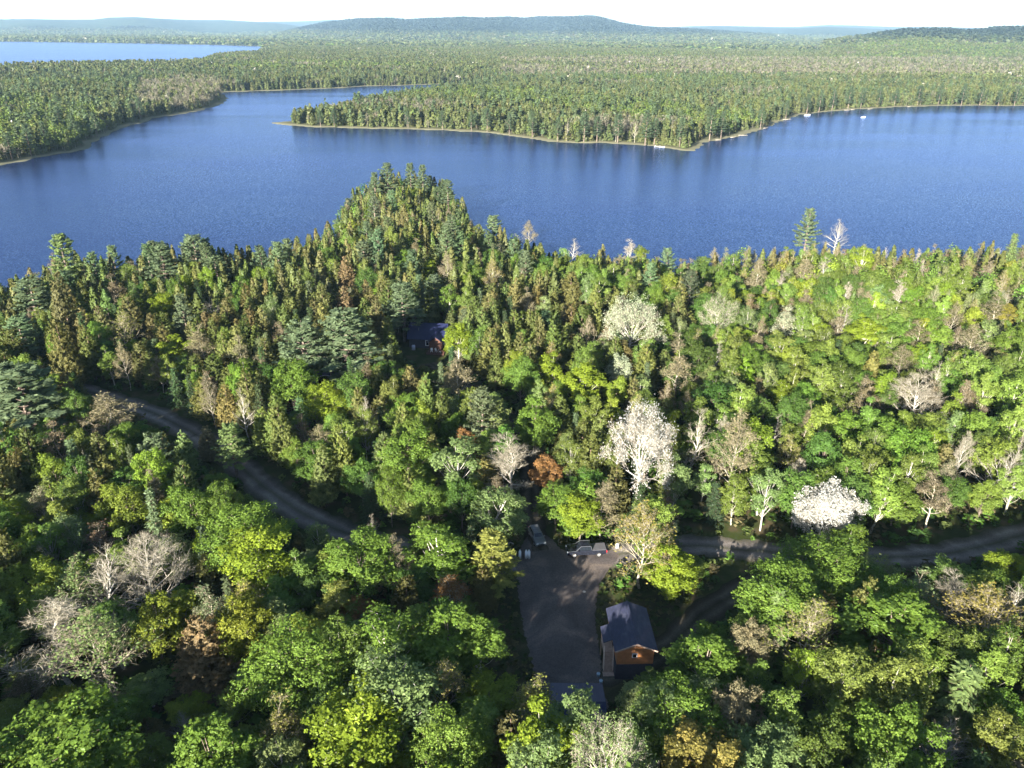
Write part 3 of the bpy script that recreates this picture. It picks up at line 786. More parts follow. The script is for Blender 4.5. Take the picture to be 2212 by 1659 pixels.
def far_build():
    rng = np.random.default_rng(3)
    def pick(x, y, u, v):
        n = len(x); kinds = np.empty(n, object); cols = np.zeros((n, 3)); q = rng.uniform(0, 1, n); nz = noise2(x, y, 60); nz2 = noise2(x, y, 170, 3)
        bareband = (((v < 168) & (v > 128) & (u > 1080)) & (nz2 > -.55)) | ((u > 300) & (u < 480) & (v > 178) & (v < 230)) | ((nz > .62) & (q < .5))
        greenz = ((u < 330) & (v > 172) & (v < 330) & (nz > -.15)) | ((u > 1850) & (v < 128) & (nz > -.1)) | (nz2 > .55)
        for i in range(n):
            p = q[i]
            if bareband[i]:
                k, c = ('sparse', GB) if p < .62 else (('round', (GB + YG) / 2) if p < .8 else ('cedar', OL))
            elif greenz[i]:
                k, c = ('round', LG) if p < .5 else (('round', YG) if p < .62 else (('cedar', OL) if p < .88 else ('pine', PG)))
            else:
                k, c = ('cedar', OL) if p < .5 else (('cedar', OLB) if p < .66 else (('cedar', DG) if p < .76 else (('pine', PG) if p < .85 else (('round', (LG + OL) / 2) if p < .95 else ('sparse', GB)))))
            kinds[i] = k; cols[i] = c
        cols *= np.exp(rng.normal(size=(n, 1)) * .11 + .10 * noise2(x, y, 38, 2)[:, None]) * (1 + rng.normal(size=(n, 3)) * .03)
        w = rng.uniform(0, 1, n) < .0012
        cols[w] = WH; kinds[w] = 'round'
        return kinds.astype(str), cols
    def zone(r0, r1, sp):
        x, y = scatter_far(r0, r1, sp, rng)
        z, s1, s2 = land_h(x, y)
        k = (s2 > 4 + 5 * rng.uniform(0, 1, len(x))) ; x, y, z, s2 = x[k], y[k], z[k], s2[k]
        v3 = np.stack([x, y, z + 6 - 75], 1)
        w = v3 @ np.array(FW); u = (v3 @ np.array(RT) / w * F + 512) / S; v = (384 - v3 @ np.array(UP) / w * F) / S
        k = (u > -260) & (u < 2470)
        # leave the grassy spit free
        k &= ~((u < 632) & (u > 560) & (v > 235) & (v < 275))
        k &= ~((u < 500) & (u > 452) & (v > 205) & (v < 232) & (s2 < 22))
        return x[k], y[k], z[k], s2[k], u[k], v[k]
    x, y, z, s2, u, v = zone(380, 1350, 4.6)
    kd, cl = pick(x, y, u, v)
    h = rng.uniform(9, 15.5, len(x)) * np.clip(.62 + s2 / 55, .62, 1)
    h = np.where(kd == 'pine', h * 1.35, h)
    wid = rng.uniform(.95, 1.4, len(x)); wid = np.where(kd == 'cedar', wid * 1.3, wid)
    left = (u < 720) & (v > 150) & (x < 0) & (np.hypot(x, y) < 900)
    for sel, nm, lb in ((left, 'shore_forest', 'mixed olive and green forest on the left shore, reaching down to the lake'),
                        (~left, 'peninsula_forest', 'olive conifer forest covering the long peninsula across the lake')):
        forest(nm, lb, x[sel], y[sel], z[sel] - .3, h[sel], kd[sel], cl[sel], 84, wid[sel])
    nA = len(x)
    x, y, z, s2, u, v = zone(1350, 3300, 9.0)
    kd, cl = pick(x, y, u, v)
    h = rng.uniform(11, 18, len(x)) * np.clip(.6 + s2 / 80, .6, 1); wid = rng.uniform(1.1, 1.9, len(x))
    X2, Y2, Z2, H2, K2, C2, W2 = x, y, z - .3, h, kd, cl, wid
    o = forest('distant_forest', 'unbroken dull green forest stretching from the peninsula towards the hills', X2, Y2, Z2, H2, K2, C2 * .88, 26, W2)
    x, y, z, s2, u, v = zone(3300, 9500, 24)
    kd, cl = pick(x, y, u, v)
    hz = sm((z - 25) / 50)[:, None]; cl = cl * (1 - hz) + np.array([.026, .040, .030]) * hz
    h = rng.uniform(15, 23, len(x)); wid = rng.uniform(2.0, 3.4, len(x))
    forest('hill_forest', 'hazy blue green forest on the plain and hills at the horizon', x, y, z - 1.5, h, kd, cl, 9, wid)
    print('FAR', nA, len(X2), len(x))
far_build()

# ------------------------------------------------------------------ trees placed by hand
def place(kind, var, x, ytop, h, width, tint, label, ref=None, lean=(0, 0), bark=None, tone='', z=5.0, rot=None):
    """crown top seen at survey point (x, ytop); real height h metres, crown width in metres"""
    p = hit(x, ytop, z + h)
    return make_tree(kind, p.x, p.y, z, h, width / 2, tint, var, label, ref, lean, bark, tone, rot)

T_ = dict(green=(.098, .160, .028), lime=(.160, .215, .024), yellow=(.160, .176, .045), olive=(.098, .096, .034), brown=(.106, .104, .046), pine=(.100, .140, .078), tan=(.172, .155, .092),
          blossom=(.38, .375, .378), redbrown=(.155, .115, .062), rust=(.20, .11, .045), white=(.31, .308, .312), silver=(.30, .34, .24), sage=(.125, .178, .066), dark=(.035, .065, .022), gold=(.185, .160, .045))
HAND = [
 # kind, var, x, ytop, h, width, tint, label, ref
 ('flowering', 0, 1398, 862, 20, 12.0, 'white', 'huge white flowering tree with a pale forked trunk, standing above the parked cars', 'the huge white flowering tree'),
 ('flowering', 2, 1366, 640, 17, 14.0, 'silver', 'silvery white flowering tree far up the slope, pale bare lower limbs showing', 'the silvery flowering tree'),
 ('flowering', 1, 1800, 1050, 11, 9.2, 'blossom', 'low round bush covered in white blossom beside the right hand road', 'the white blossom bush'),
 ('flowering', 2, 1558, 632, 14, 10.5, 'sage', 'pale sage green tree in early leaf right of the silvery flowering tree', 'the pale sage tree'),
 ('bare', 0, 1992, 810, 13, 13, None, 'big bare tree with a fan of pale limbs amid green maples on the right', 'the big bare fan tree'),
 ('bare', 2, 2158, 955, 12, 9, None, 'leaning white bare trunk with broken limbs at the right edge', 'the leaning white trunk', (0, .30)),
 ('bare', 1, 1098, 935, 13, 10, None, 'bare tree with a fan of cream twigs above the cabin driveway', 'the cream twigged tree'),
 ('bare', 3, 1512, 880, 15, 7.5, None, 'slender bare pinkish tree just right of the huge white flowering tree', 'the slender pinkish tree'),
 ('budding', 1, 1600, 885, 17, 10, 'tan', 'tan half bare tree with cream limbs beyond the right hand road', 'the tan half bare tree'),
 ('budding', 0, 1470, 750, 13, 8.5, 'tan', 'rounded pinkish tan tree in bud between two flowering trees', 'the rounded tan tree'),
 ('budding', 3, 1398, 1085, 14, 11, 'gold', 'large golden brown tree with cream limbs beside the dark pickup', 'the large golden tree'),
 ('budding', 2, 1305, 1040, 10, 7, 'tan', 'greyish tan tree behind the dark pickup', None),
 ('maple', 1, 1452, 1180, 8.5, 7.2, 'lime', 'bright lime green young maple behind the shingled garage', 'the bright lime maple'),
 ('aspen', 0, 1468, 985, 11, 5.5, 'sage', 'thin aspen with a white trunk right of the huge flowering tree', None),
 ('pine', 0, 1064, 1150, 10.5, 7.4, 'yellow', 'young yellowish pine standing alone left of the gravel yard', 'the lone yellowish pine'),
 ('birch', 0, 1040, 1050, 10.5, 8.5, 'sage', 'leaning birch with a white trunk at the junction of the road and yard', 'the leaning birch', (0, .42)),
 ('birch', 2, 985, 945, 13, 8, 'sage', 'clump of thin white birch stems left of the cream twigged tree', 'the thin birch clump'),
 ('maple', 4, 1182, 985, 8, 5.5, 'rust', 'small rust orange maple beside the cabin driveway', 'the rust orange maple'),
 ('maple', 4, 1003, 925, 8, 4.5, 'rust', 'small brick red maple left of the cabin driveway', None),
 ('cedar', 0, 1262, 1040, 9, 7, 'green', None, None),
 ('maple', 0, 1205, 1050, 8, 6.5, 'green', None, None),
 ('maple', 3, 1255, 1075, 8.5, 6.5, 'lime', 'bright green tree right of the silver parked car', None),
 ('birch', 0, 948, 1145, 10.5, 9.5, 'green', 'full green birch with a white trunk left of the lone yellowish pine', 'the full green birch'),
 ('maple', 0, 775, 1160, 11, 10.5, 'green', 'broad green maple with yellowing foot below the left road', 'the broad green maple'),
 ('budding', 4, 968, 1240, 7.5, 7, 'rust', 'rusty orange shrub like tree at the foot of the full green birch', 'the rusty shrub tree'),
 ('maple', 4, 768, 1295, 6, 5, 'rust', 'small rust coloured tree under the broad green maple', None),
 ('aspen', 1, 722, 1265, 8, 6, 'yellow', 'yellow green aspen below the broad green maple', None),
 ('maple', 2, 636, 1375, 12, 12.5, 'green', 'great round green maple crown near the lower left centre', 'the great round maple'),
 ('birch', 1, 830, 1330, 12, 10, 'green', 'full birch crown right of the great round maple', None),
 ('birch', 3, 850, 1425, 13, 11.5, 'sage', 'pale green birch with white stem inside in the lower centre', 'the pale lower birch'),
 ('aspen', 3, 760, 1520, 13, 10, 'lime', 'bright lime aspen at the bottom left of centre', 'the bottom lime aspen'),
 ('maple', 1, 960, 1320, 11, 9, 'green', 'green maple left of the dark grass by the yard', None),
 ('aspen', 2, 1035, 1330, 10, 6.5, 'green', 'narrow green aspen edging the left side of the yard', None),
 ('budding', 0, 1152, 1465, 8.5, 7.5, 'yellow', 'sparse yellow leafed sapling in front of the lower blue roof', 'the sparse yellow sapling'),
 ('birch', 2, 1232, 1500, 13, 6, 'sage', 'slim birch covering part of the lower blue roof', 'the slim roof birch'),
 ('aspen', 0, 1172, 1525, 14, 7.5, 'lime', 'bright green aspen at the bottom edge left of the lower blue roof', None),
 ('flowering', 2, 1330, 1560, 14, 9, 'sage', 'silvery green tree at the bottom centre edge', 'the bottom silvery tree'),
 ('aspen', 1, 1165, 1585, 14, 7, 'sage', 'pale green tree at the bottom edge below the sparse yellow sapling', None),
 ('pine', 1, 1752, 450, 17, 8.5, 'pine', 'tall blue green white pine standing out against the lake on the right', 'the tall shore pine'),
 ('bare', 2, 1815, 474, 13, 9, None, 'pinkish bare tree against the lake right of the tall shore pine', 'the pinkish bare shore tree'),
 ('budding', 1, 1142, 476, 11, 8, 'tan', 'cream coloured half bare tree against the lake, right of the wooded point', 'the cream shore tree'),
 ('bare', 3, 1240, 515, 9, 6, None, 'small pinkish bare tree at the water edge right of the cream shore tree', None),
 ('bare', 1, 1362, 516, 9, 6, None, 'small bare tree at the water edge above the silvery flowering tree', None),
 ('pine', 0, 835, 352, 17, 10, 'pine', 'big spreading white pine at the tip of the wooded point', 'the big point pine'),
 ('pine', 2, 885, 352, 16, 6.5, 'pine', 'slender white pine right beside the big pine on the point', None),
 ('pine', 3, 912, 356, 16, 6.5, 'pine', 'second slender white pine on the point, further right', None),
 ('pine', 4, 966, 388, 13, 6, 'pine', 'small white pine on the right flank of the wooded point', 'the small point pine'),
 ('pine', 1, 808, 372, 14, 7, 'pine', 'white pine left of the big pine on the point', None),
 ('pine', 2, 126, 505, 18, 8.5, 'sage', 'crooked tall pine rising over the left shoreline', 'the crooked left pine'),
 ('pine', 3, 345, 530, 15, 10, 'pine', 'blue green pine on the left shore below the waterline', 'the left shore pine'),
 ('pine', 4, 415, 508, 14, 8, 'pine', 'blue green pine by the left shore, its top against the water', None),
 ('pine', 0, 740, 668, 18, 15, 'pine', 'massive blue green pine left of the dark cabin', 'the massive cabin pine'),
 ('pine', 1, 650, 690, 16, 12, 'pine', 'broad blue green pine joined to the massive cabin pine', None),
 ('pine', 3, 868, 610, 15, 10, 'pine', 'green pine directly behind the dark cabin', 'the pine behind the cabin'),
 ('pine', 2, 30, 790, 17, 15, 'pine', 'massive pine cut by the left picture edge above the road', 'the massive left pine'),
 ('pine', 4, 60, 600, 14, 9, 'pine', 'bluish pine near the left edge by the lake', None),
 ('cedar', 1, 745, 555, 12, 5.5, 'redbrown', 'reddish brown cedar halfway between the cabin and the lake', 'the reddish cedar'),
 ('cedar', 3, 742, 620, 11, 5.5, 'redbrown', 'reddish cedar standing just in front of another reddish one', None),
 ('bare', 4, 452, 640, 8, 5, None, 'small white bare birch in a dark gap of the left wood', 'the small white bare birch'),
 ('budding', 3, 262, 672, 12, 11, 'yellow', 'pale yellowish birch with two white stems above the left road', 'the pale yellowish birch'),
 ('aspen', 2, 375, 725, 8, 8, 'lime', 'yellow green aspen above the left road', None),
 ('budding', 0, 425, 700, 12, 9, 'tan', 'greyish tan tree above the left road', 'the greyish tan tree'),
 ('maple', 3, 345, 635, 9, 8, 'lime', 'bright yellow green maple in the left wood', None),
 ('budding', 2, 222, 848, 11, 11, 'tan', 'greyish budding tree in front of the upper end of the left road', 'the grey budding tree'),
 ('cedar', 2, 388, 935, 9, 4.6, 'sage', 'grey green pointed cedar on the near side of the left road', 'the grey pointed cedar'),
 ('cedar', 4, 442, 922, 7, 3.6, 'tan', 'slim tan cedar leaning over the left road edge', None),
 ('pine', 2, 494, 915, 10, 5.5, 'sage', 'small flat topped pine with bare stem standing on the left road edge', 'the small roadside pine'),
 ('cedar', 5, 120, 590, 18, 6.5, 'brown', 'very tall brown cedar in the left wood near the lake', 'the very tall brown cedar'),
 ('cedar', 5, 120, 690, 17, 6.5, 'olive', None, None),
 ('maple', 2, 700, 828, 11, 9, 'lime', 'bright yellow green maple above the middle of the left road', 'the bright roadside maple'),
 ('maple', 0, 628, 780, 13, 9, 'green', 'tall green maple left of the bright roadside maple', None),
 ('aspen', 1, 968, 612, 11, 6, 'green', 'green birch like aspen on the slope beyond the cabin', None),
 ('aspen', 3, 988, 700, 10, 7, 'lime', 'bright lime aspen right of the dark cabin', 'the lime cabin aspen'),
 ('budding', 4, 985, 770, 12, 9, 'tan', 'tan and yellow budding tree in front of the cabin on the right', 'the tan cabin tree'),
 ('maple', 5, 880, 930, 12, 10, 'green', 'green maple halfway between the left road and the cabin driveway', 'the halfway maple'),
 ('bare', 0, 300, 1160, 14, 12, None, 'bare grey tree with fanned limbs in the dark lower left wood', 'the grey fanned bare tree'),
 ('bare', 2, 215, 1185, 13, 10, None, 'thin bare tree left of the grey fanned one', None),
 ('bare', 1, 105, 1300, 13, 12, None, 'spreading bare grey tree at the far lower left', 'the spreading grey tree'),
 ('budding', 1, 190, 1320, 13, 13, 'sage', 'sparsely leafed grey green tree in the lower left', 'the sparse lower left tree'),
 ('budding', 0, 150, 1200, 12, 8, 'sage', None, None),
 ('maple', 3, 110, 1570, 13, 14, 'green', 'wide green maple in the bottom left corner', 'the bottom left maple'),
 ('maple', 1, 430, 1570, 12, 9, 'green', 'green maple at the bottom edge left of centre', 'the bottom edge maple'),
 ('maple', 2, 520, 1095, 13, 12, 'green', 'broad dark green maple below the left road', 'the broad dark maple'),
 ('maple', 0, 400, 1050, 11, 8, 'green', 'rounded green maple in front of the left road bend', None),
 ('aspen', 3, 545, 1145, 13, 9, 'lime', 'yellow green aspen in front of the broad dark maple', None),
 ('birch', 0, 685, 1130, 8, 3.6, 'sage', 'small pale conical tree in front of the left road', None),
 ('bare', 3, 800, 1110, 6, 2.6, None, 'small dead grey snag beside the left road', 'the small dead snag'),
 ('cedar', 6, 425, 1335, 11, 7, 'redbrown', 'tree with rust tipped branches in the lower left wood', 'the rust tipped tree'),
 ('cedar', 1, 200, 1015, 11, 5, 'olive', 'pointed olive cedar in the left foreground wood', 'the pointed olive cedar'),
 ('budding', 3, 2150, 1265, 12, 13, 'gold', 'wide sparsely leafed tree with pale limbs at the right edge', 'the wide right edge tree'),
 ('spruce', 0, 1685, 1275, 11, 5, 'sage', 'small pale green spruce poking out of the right foreground maples', 'the pale little spruce'),
 ('spruce', 2, 2095, 1440, 10, 7, 'sage', 'grey green spruce in the lower right wood', 'the grey green spruce'),
 ('maple', 3, 1625, 1350, 9, 4.6, 'tan', 'small rounded tan crown in the right foreground', 'the small tan crown'),
 ('maple', 2, 1800, 1180, 9, 14, 'green', 'broad green maple canopy right below the white blossom bush', 'the broad right maple'),
 ('maple', 0, 1700, 1230, 12, 11, 'green', None, None),
 ('maple', 1, 1960, 1290, 12, 13, 'green', 'green maple mass right of the pale little spruce', 'the right maple mass'),
 ('budding', 3, 1770, 1300, 12, 11, 'yellow', None, None),
 ('maple', 5, 1530, 1590, 11, 8, 'gold', 'tan gold rounded crown at the bottom edge right of centre', 'the bottom gold crown'),
 ('maple', 0, 1668, 1590, 11, 8.5, 'sage', 'greyish green rounded crown at the bottom edge right of centre', None),
 ('maple', 3, 1600, 1495, 9, 6, 'tan', 'tan crown below the shingled garage on the right', None),
 ('maple', 2, 1475, 1495, 10, 10, 'green', 'dark green maple just below the garage gable', 'the maple below the garage'),
 ('birch', 2, 1440, 1500, 10, 6, 'sage', None, None),
 ('maple', 1, 1540, 1380, 10, 9, 'green', 'green maple right of the garage', 'the maple right of the garage'),
 ('cedar', 4, 1235, 590, 12, 7, 'olive', None, None),
 ('spruce', 1, 2195, 505, 12, 6, 'sage', 'pale pointed spruce at the shore on the right picture edge', 'the right edge spruce'),
 ('bare', 1, 1948, 605, 10, 6, None, 'bright white broken tree on the upper right slope', 'the bright white broken tree'),
 ('budding', 2, 1700, 660, 11, 8, 'silver', 'silvery rounded tree on the upper right slope', 'the silvery rounded tree'),
 ('aspen', 1, 1870, 530, 11, 8, 'lime', 'fresh lime tree just below the right shore', 'the fresh lime tree'),
 ('budding', 0, 1745, 545, 13, 8, 'tan', 'tan tree directly in front of the tall shore pine', None),
 ('budding', 4, 1640, 560, 13, 8, 'tan', None, None),
 ('budding', 2, 2160, 640, 11, 9, 'brown', None, None), ('budding', 1, 2070, 650, 11, 8, 'brown', 'dark brown bare twigged tree on the upper right slope', 'the dark brown twiggy tree'),
 ('budding', 3, 2110, 700, 11, 11, 'brown', None, None), ('budding', 2, 1990, 690, 11, 9, 'brown', None, None),
 ('budding', 1, 1955, 745, 10, 11, 'brown', None, None),
 ('aspen', 2, 1260, 785, 12, 9, 'lime', None, None), ('aspen', 0, 1190, 760, 11, 6, 'lime', None, None), ('maple', 1, 1160, 860, 12, 8, 'green', None, None),
 ('budding', 1, 1062, 560, 12, 9, 'gold', None, None), ('budding', 4, 1140, 620, 11, 6, 'tan', None, None),
 ('maple', 4, 927, 560, 8, 4.5, 'lime', 'small bright lime tree on the wooded point', 'the small lime point tree'),
 ('birch', 1, 1340, 765, 9, 6, 'silver', None, None), ('aspen', 2, 1875, 690, 10, 9, 'lime', None, None), ('maple', 0, 2180, 1195, 6, 6, 'lime', None, None),
]
KEYS = []      # (u, top, bottom, half width, ground distance) of hand placed crowns that must stay in sight
for rec in HAND:
    kind, var, x, yt, h, w, tint, label, ref = rec[:9]
    lean = rec[9] if len(rec) > 9 else (0, 0)
    t = T_[tint] if tint else (.3, .3, .3)
    o = place(kind, var, x, yt, h, w, t, label, ref, lean, tone=tint or 'grey', rot=0 if lean != (0, 0) else None)
    p = o.location
    pb = proj_t(p.x, p.y, 5 + h * (.42 if kind not in ('cedar', 'spruce') else .3)); pe = proj_t(p.x + w / 2, p.y, 5 + h * .6); pc = proj_t(p.x, p.y, 5 + h * .6)
    KEYS.append((x, yt, pb[1], abs(pe[0] - pc[0]), math.hypot(p.x, p.y), p.x, p.y, w / 2))

# ------------------------------------------------------------------ the rest of the wood
CLEAR = [
 [(185, 838), (240, 842), (330, 872), (430, 918), (520, 972), (600, 1040), (680, 1090), (770, 1130), (860, 1165), (850, 1180), (740, 1168), (660, 1140), (575, 1105), (480, 1022), (400, 960), (300, 905), (200, 862)],
 [(1110, 1195), (1140, 1140), (1128, 1030), (1150, 1020), (1170, 1070), (1185, 1135), (1230, 1185), (1310, 1180), (1325, 1215), (1300, 1285), (1400, 1295), (1425, 1395), (1415, 1430), (1335, 1480), (1300, 1560), (1200, 1560), (1190, 1490), (1075, 1470), (1065, 1400), (1105, 1290)],
 [(1480, 1160), (1600, 1160), (1705, 1172), (1720, 1215), (1640, 1218), (1500, 1200)],
 [(1930, 1182), (2060, 1168), (2212, 1122), (2212, 1192), (2080, 1218), (1940, 1218)],
 [(1430, 1300), (1600, 1228), (1700, 1215), (1640, 1270), (1500, 1350), (1430, 1375)],
 [(878, 706), (958, 706), (965, 768), (935, 790), (862, 782)],
 [(685, 785), (732, 785), (732, 832), (685, 835)],
]
CL = [np.array(c, float) for c in CLEAR]
def inside(u, v, poly):
    c = False; n = len(poly); j = n - 1
    for i in range(n):
        xi, yi = poly[i]; xj, yj = poly[j]
        if (yi > v) != (yj > v) and u < (xj - xi) * (v - yi) / (yj - yi) + xi: c = not c
        j = i
    return c
BB = [(c[:, 0].min(), c[:, 0].max(), c[:, 1].min(), c[:, 1].max()) for c in CL]
CLT = [c.tolist() for c in CL]
def blocked(u, v):
    for (a, b, c, d), poly in zip(BB, CLT):
        if a <= u <= b and c <= v <= d and inside(u, v, poly): return True
    return False

TONES = {  # tone word, tint
 'cedar': [('olive', (.100, .122, .037), 5), ('olive brown', (.114, .115, .043), 1.8), ('dark green', (.076, .098, .028), 1.6), ('grey green', (.125, .140, .060), 1.6)],
 'spruce': [('dark green', (.042, .070, .030), 2), ('grey green', (.085, .11, .06), 1)],
 'pine': [('blue green', (.090, .130, .070), 1)],
 'maple': [('mid green', (.100, .160, .029), 5), ('dark green', (.068, .120, .027), 2.4), ('lime green', (.155, .208, .028), 2.5), ('golden green', (.175, .175, .034), .8)],
 'aspen': [('yellow green', (.160, .215, .028), 2), ('light green', (.128, .180, .038), 3), ('pale green', (.16, .20, .065), 1.5)],
 'birch': [('light green', (.122, .175, .038), 3), ('sage green', (.14, .185, .070), 2)],
 'budding': [('tan', (.165, .148, .085), 3), ('brownish', (.125, .105, .062), 2), ('yellowish', (.17, .17, .045), 2), ('grey green', (.13, .145, .08), 2)],
 'bare': [('pale grey', (.3, .3, .3), 1)],
}
def mix_at(u, v):
    # kind weights by place in the wood
    if v > 1150: return dict(maple=.36, aspen=.30, birch=.15, budding=.12, cedar=.05, spruce=.02, bare=.02)
    if u > 1500:
        if v < 580: return dict(cedar=.42, budding=.33, maple=.12, aspen=.05, birch=.05, bare=.05)
        return dict(maple=.36, aspen=.28, birch=.13, budding=.17, cedar=.02, spruce=.01, bare=.02)
    if v < 760:
        if u < 1000: return dict(cedar=.66, spruce=.07, pine=.06, maple=.08, aspen=.03, birch=.03, budding=.07)
        k = min(1, (u - 1000) / 500)
        return dict(cedar=.6 - .38 * k, spruce=.05, pine=.02, maple=.1 + .16 * k, aspen=.05 + .08 * k, birch=.06 + .03 * k, budding=.12 + .08 * k)
    if v < 1000:
        return dict(cedar=.33, spruce=.06, pine=.03, maple=.24, aspen=.13, birch=.07, budding=.13, bare=.01)
    return dict(cedar=.2, spruce=.07, maple=.38, aspen=.16, birch=.07, budding=.12)
RADR = dict(cedar=(2.0, 3.1), spruce=(1.4, 2.1), pine=(2.6, 3.8), maple=(2.4, 4.2), aspen=(2.2, 3.3), birch=(2.1, 3.1), budding=(2.4, 3.8), bare=(2.0, 3.4))
HR = dict(cedar=(8, 13), spruce=(6, 12), pine=(12, 16), maple=(7.5, 12), aspen=(8, 12.5), birch=(8.5, 12), budding=(8, 12.5), bare=(8, 12))
CAPS = dict(cedar=300, maple=300, aspen=300, birch=290, budding=300, spruce=150, pine=110, bare=60)

def near_fill():
    global REST
    rng = random.Random(21)
    cell = {}
    def ok(x, y, r):
        cx, cy = int(x // 5), int(y // 5)
        for i in range(cx - 1, cx + 2):
            for j in range(cy - 1, cy + 2):
                for (a, b, s) in cell.get((i, j), ()):
                    if (a - x) ** 2 + (b - y) ** 2 < (.60 * (r + s)) ** 2: return False
        return True
    def add(x, y, r): cell.setdefault((int(x // 5), int(y // 5)), []).append((x, y, r))
    for k in KEYS: add(k[5], k[6], k[7] * .75)
    roadpts = [p for L in ROADS.values() for p in L]
    rc = {}
    for p in roadpts: rc.setdefault((int(p[0] // 8), int(p[1] // 8)), []).append(p)
    NP = 90000
    X = np.array([rng.uniform(-330, 330) for _ in range(NP)]); Y = np.array([rng.uniform(-70, 430) for _ in range(NP)])
    Z, s1, s2 = land_h(X, Y)
    cand = np.where((s1 > 1.5))[0]
    out = []
    for i in cand:
        x, y, z = X[i], Y[i], Z[i]
        u, v, w = proj_t(x, y, z + 8)
        vis = w > 1 and -60 < u < 2272 and v < 1760
        m = mix_at(u, v) if vis else dict(cedar=.3, maple=.45, aspen=.25)
        r0 = rng.random() * sum(m.values()); kind = 'maple'
        for k, p in m.items():
            r0 -= p
            if r0 <= 0: kind = k; break
        rad = rng.uniform(*RADR[kind]); h = rng.uniform(*HR[kind]) * (.9 + .1 * min(1, s1[i] / 10))
        if v > 1100 and vis: rad *= 1.12
        if vis and u < 590 and 1370 < v + 60 * math.sin(u * .011) < 1590: h *= rng.uniform(.42, .62); rad *= .8
        if not vis and y < 75 and x < -12: h = rng.uniform(13, 18)  # unseen trees off to the left, made taller to shade the lower left
        if not vis and 15 < y < 62 and -60 < x < 40: h = rng.uniform(12, 15)  # unseen trees below the frame, heightened to cast shade over the yard
        if not ok(x, y, rad): continue
        # road clearance
        bad = False
        cx, cy = int(x // 8), int(y // 8)
        for a in (-1, 0, 1):
            for b in (-1, 0, 1):
                for p in rc.get((cx + a, cy + b), ()):
                    if (p[0] - x) ** 2 + (p[1] - y) ** 2 < (2.9 + rad * .45) ** 2: bad = True; break
                if bad: break
            if bad: break
        if bad: continue
        if vis:
            # keep the views of road, yard, cabin and of the hand placed crowns free
            for step in range(5):
                okk = True
                for f in (0, .15, .35, .6, .8, 1.0):
                    rr = rad * (1 - f * .5) * .85 if f > .1 else 0
                    for sx in (-1, 0, 1):
                        q = proj_t(x + sx * rr, y, z + h * f)
                        if blocked(q[0], q[1]): okk = False; break
                    if not okk: break
                if okk: break
                h *= .78; rad *= .85
            if not okk or h < 2.6: continue
            ut, vt, wt = proj_t(x, y, z + h)
            dist = math.hypot(x, y)
            hw = abs(proj_t(x + rad, y, z + h * .6)[0] - proj_t(x, y, z + h * .6)[0])
            for (ku, kt, kb, kw, kd, kx, ky, kr) in KEYS:
                if dist < kd - .5 and abs(ku - u) < (kw * .8 + hw * .8) and vt < kb and v > kt:
                    # lower it so its top stays under the crown
                    d = ray(ut, kb); t = dist / math.hypot(d.x, d.y); hz = CAM.z + d.z * t - z
                    if hz < h: rad *= max(.55, hz / h) if hz > 0 else 1; h = hz
                    if h < 2.6: break
                    vt = proj_t(x, y, z + h)[1]
            if h < 2.6: continue
            # shoreline silhouette: nothing sticks up above the photographed tree line by much
        add(x, y, rad)
        out.append((kind, x, y, z, h, rad, vis))
    cnt = {}
    rest = []
    # sort: nearest first so that the largest are individuals
    out.sort(key=lambda t: (not t[6], t[1] ** 2 + t[2] ** 2))
    for r in TREES: cnt[r['kind']] = cnt.get(r['kind'], 0) + 1
    for (kind, x, y, z, h, rad, vis) in out:
        tn = TONES[kind]; a = min(.999, max(0, .45 * (.5 + .5 * float(noise2(x, y, 17.0, 1))) + .55 * rng.random())) * sum(t[2] for t in tn)
        for tone, tint, w in tn:
            a -= w
            if a <= 0: break
        if proj_t(x, y, z + 8)[1] > 1150 and kind in ('cedar',) : tone, tint = 'olive', (.088, .090, .032)
        b = math.exp(rng.gauss(0, .14)); tint = tuple(c * b * math.exp(rng.gauss(0, .06)) for c in tint)
        if vis and cnt.get(kind, 0) < CAPS.get(kind, 300):
            cnt[kind] = cnt.get(kind, 0) + 1
            make_tree(kind, x, y, z, h, rad, tint, None, None, None, (rng.gauss(0, .03), rng.gauss(0, .03)), tone=tone)
        else:
            rest.append((kind, x, y, z, h, rad, tint, vis))
    print('NEAR', len(out), cnt, 'rest', len(rest), 'visible rest', sum(r[7] for r in rest))
    K = {'cedar': 'cedar', 'spruce': 'cedar', 'pine': 'pine', 'maple': 'round', 'aspen': 'round', 'birch': 'round', 'budding': 'sparse', 'bare': 'sparse'}
    W = {'cedar': 12.0, 'pine': 12, 'round': 9.0, 'sparse': 10.}
    A = rest
    if A:
        kd = np.array([K[r[0]] for r in A]); h = np.array([r[4] for r in A])
        base = np.array([.165 if k in ('cedar', 'pine') else .24 for k in kd])
        wid = np.array([r[5] for r in A]) / (base * h)
        forest('lakeside_forest', 'mixed woodland around and between the single trees of the near shore', np.array([r[1] for r in A]), np.array([r[2] for r in A]), np.array([r[3] for r in A]),
               h, kd, np.array([r[6] for r in A]), 420, wid)
near_fill()

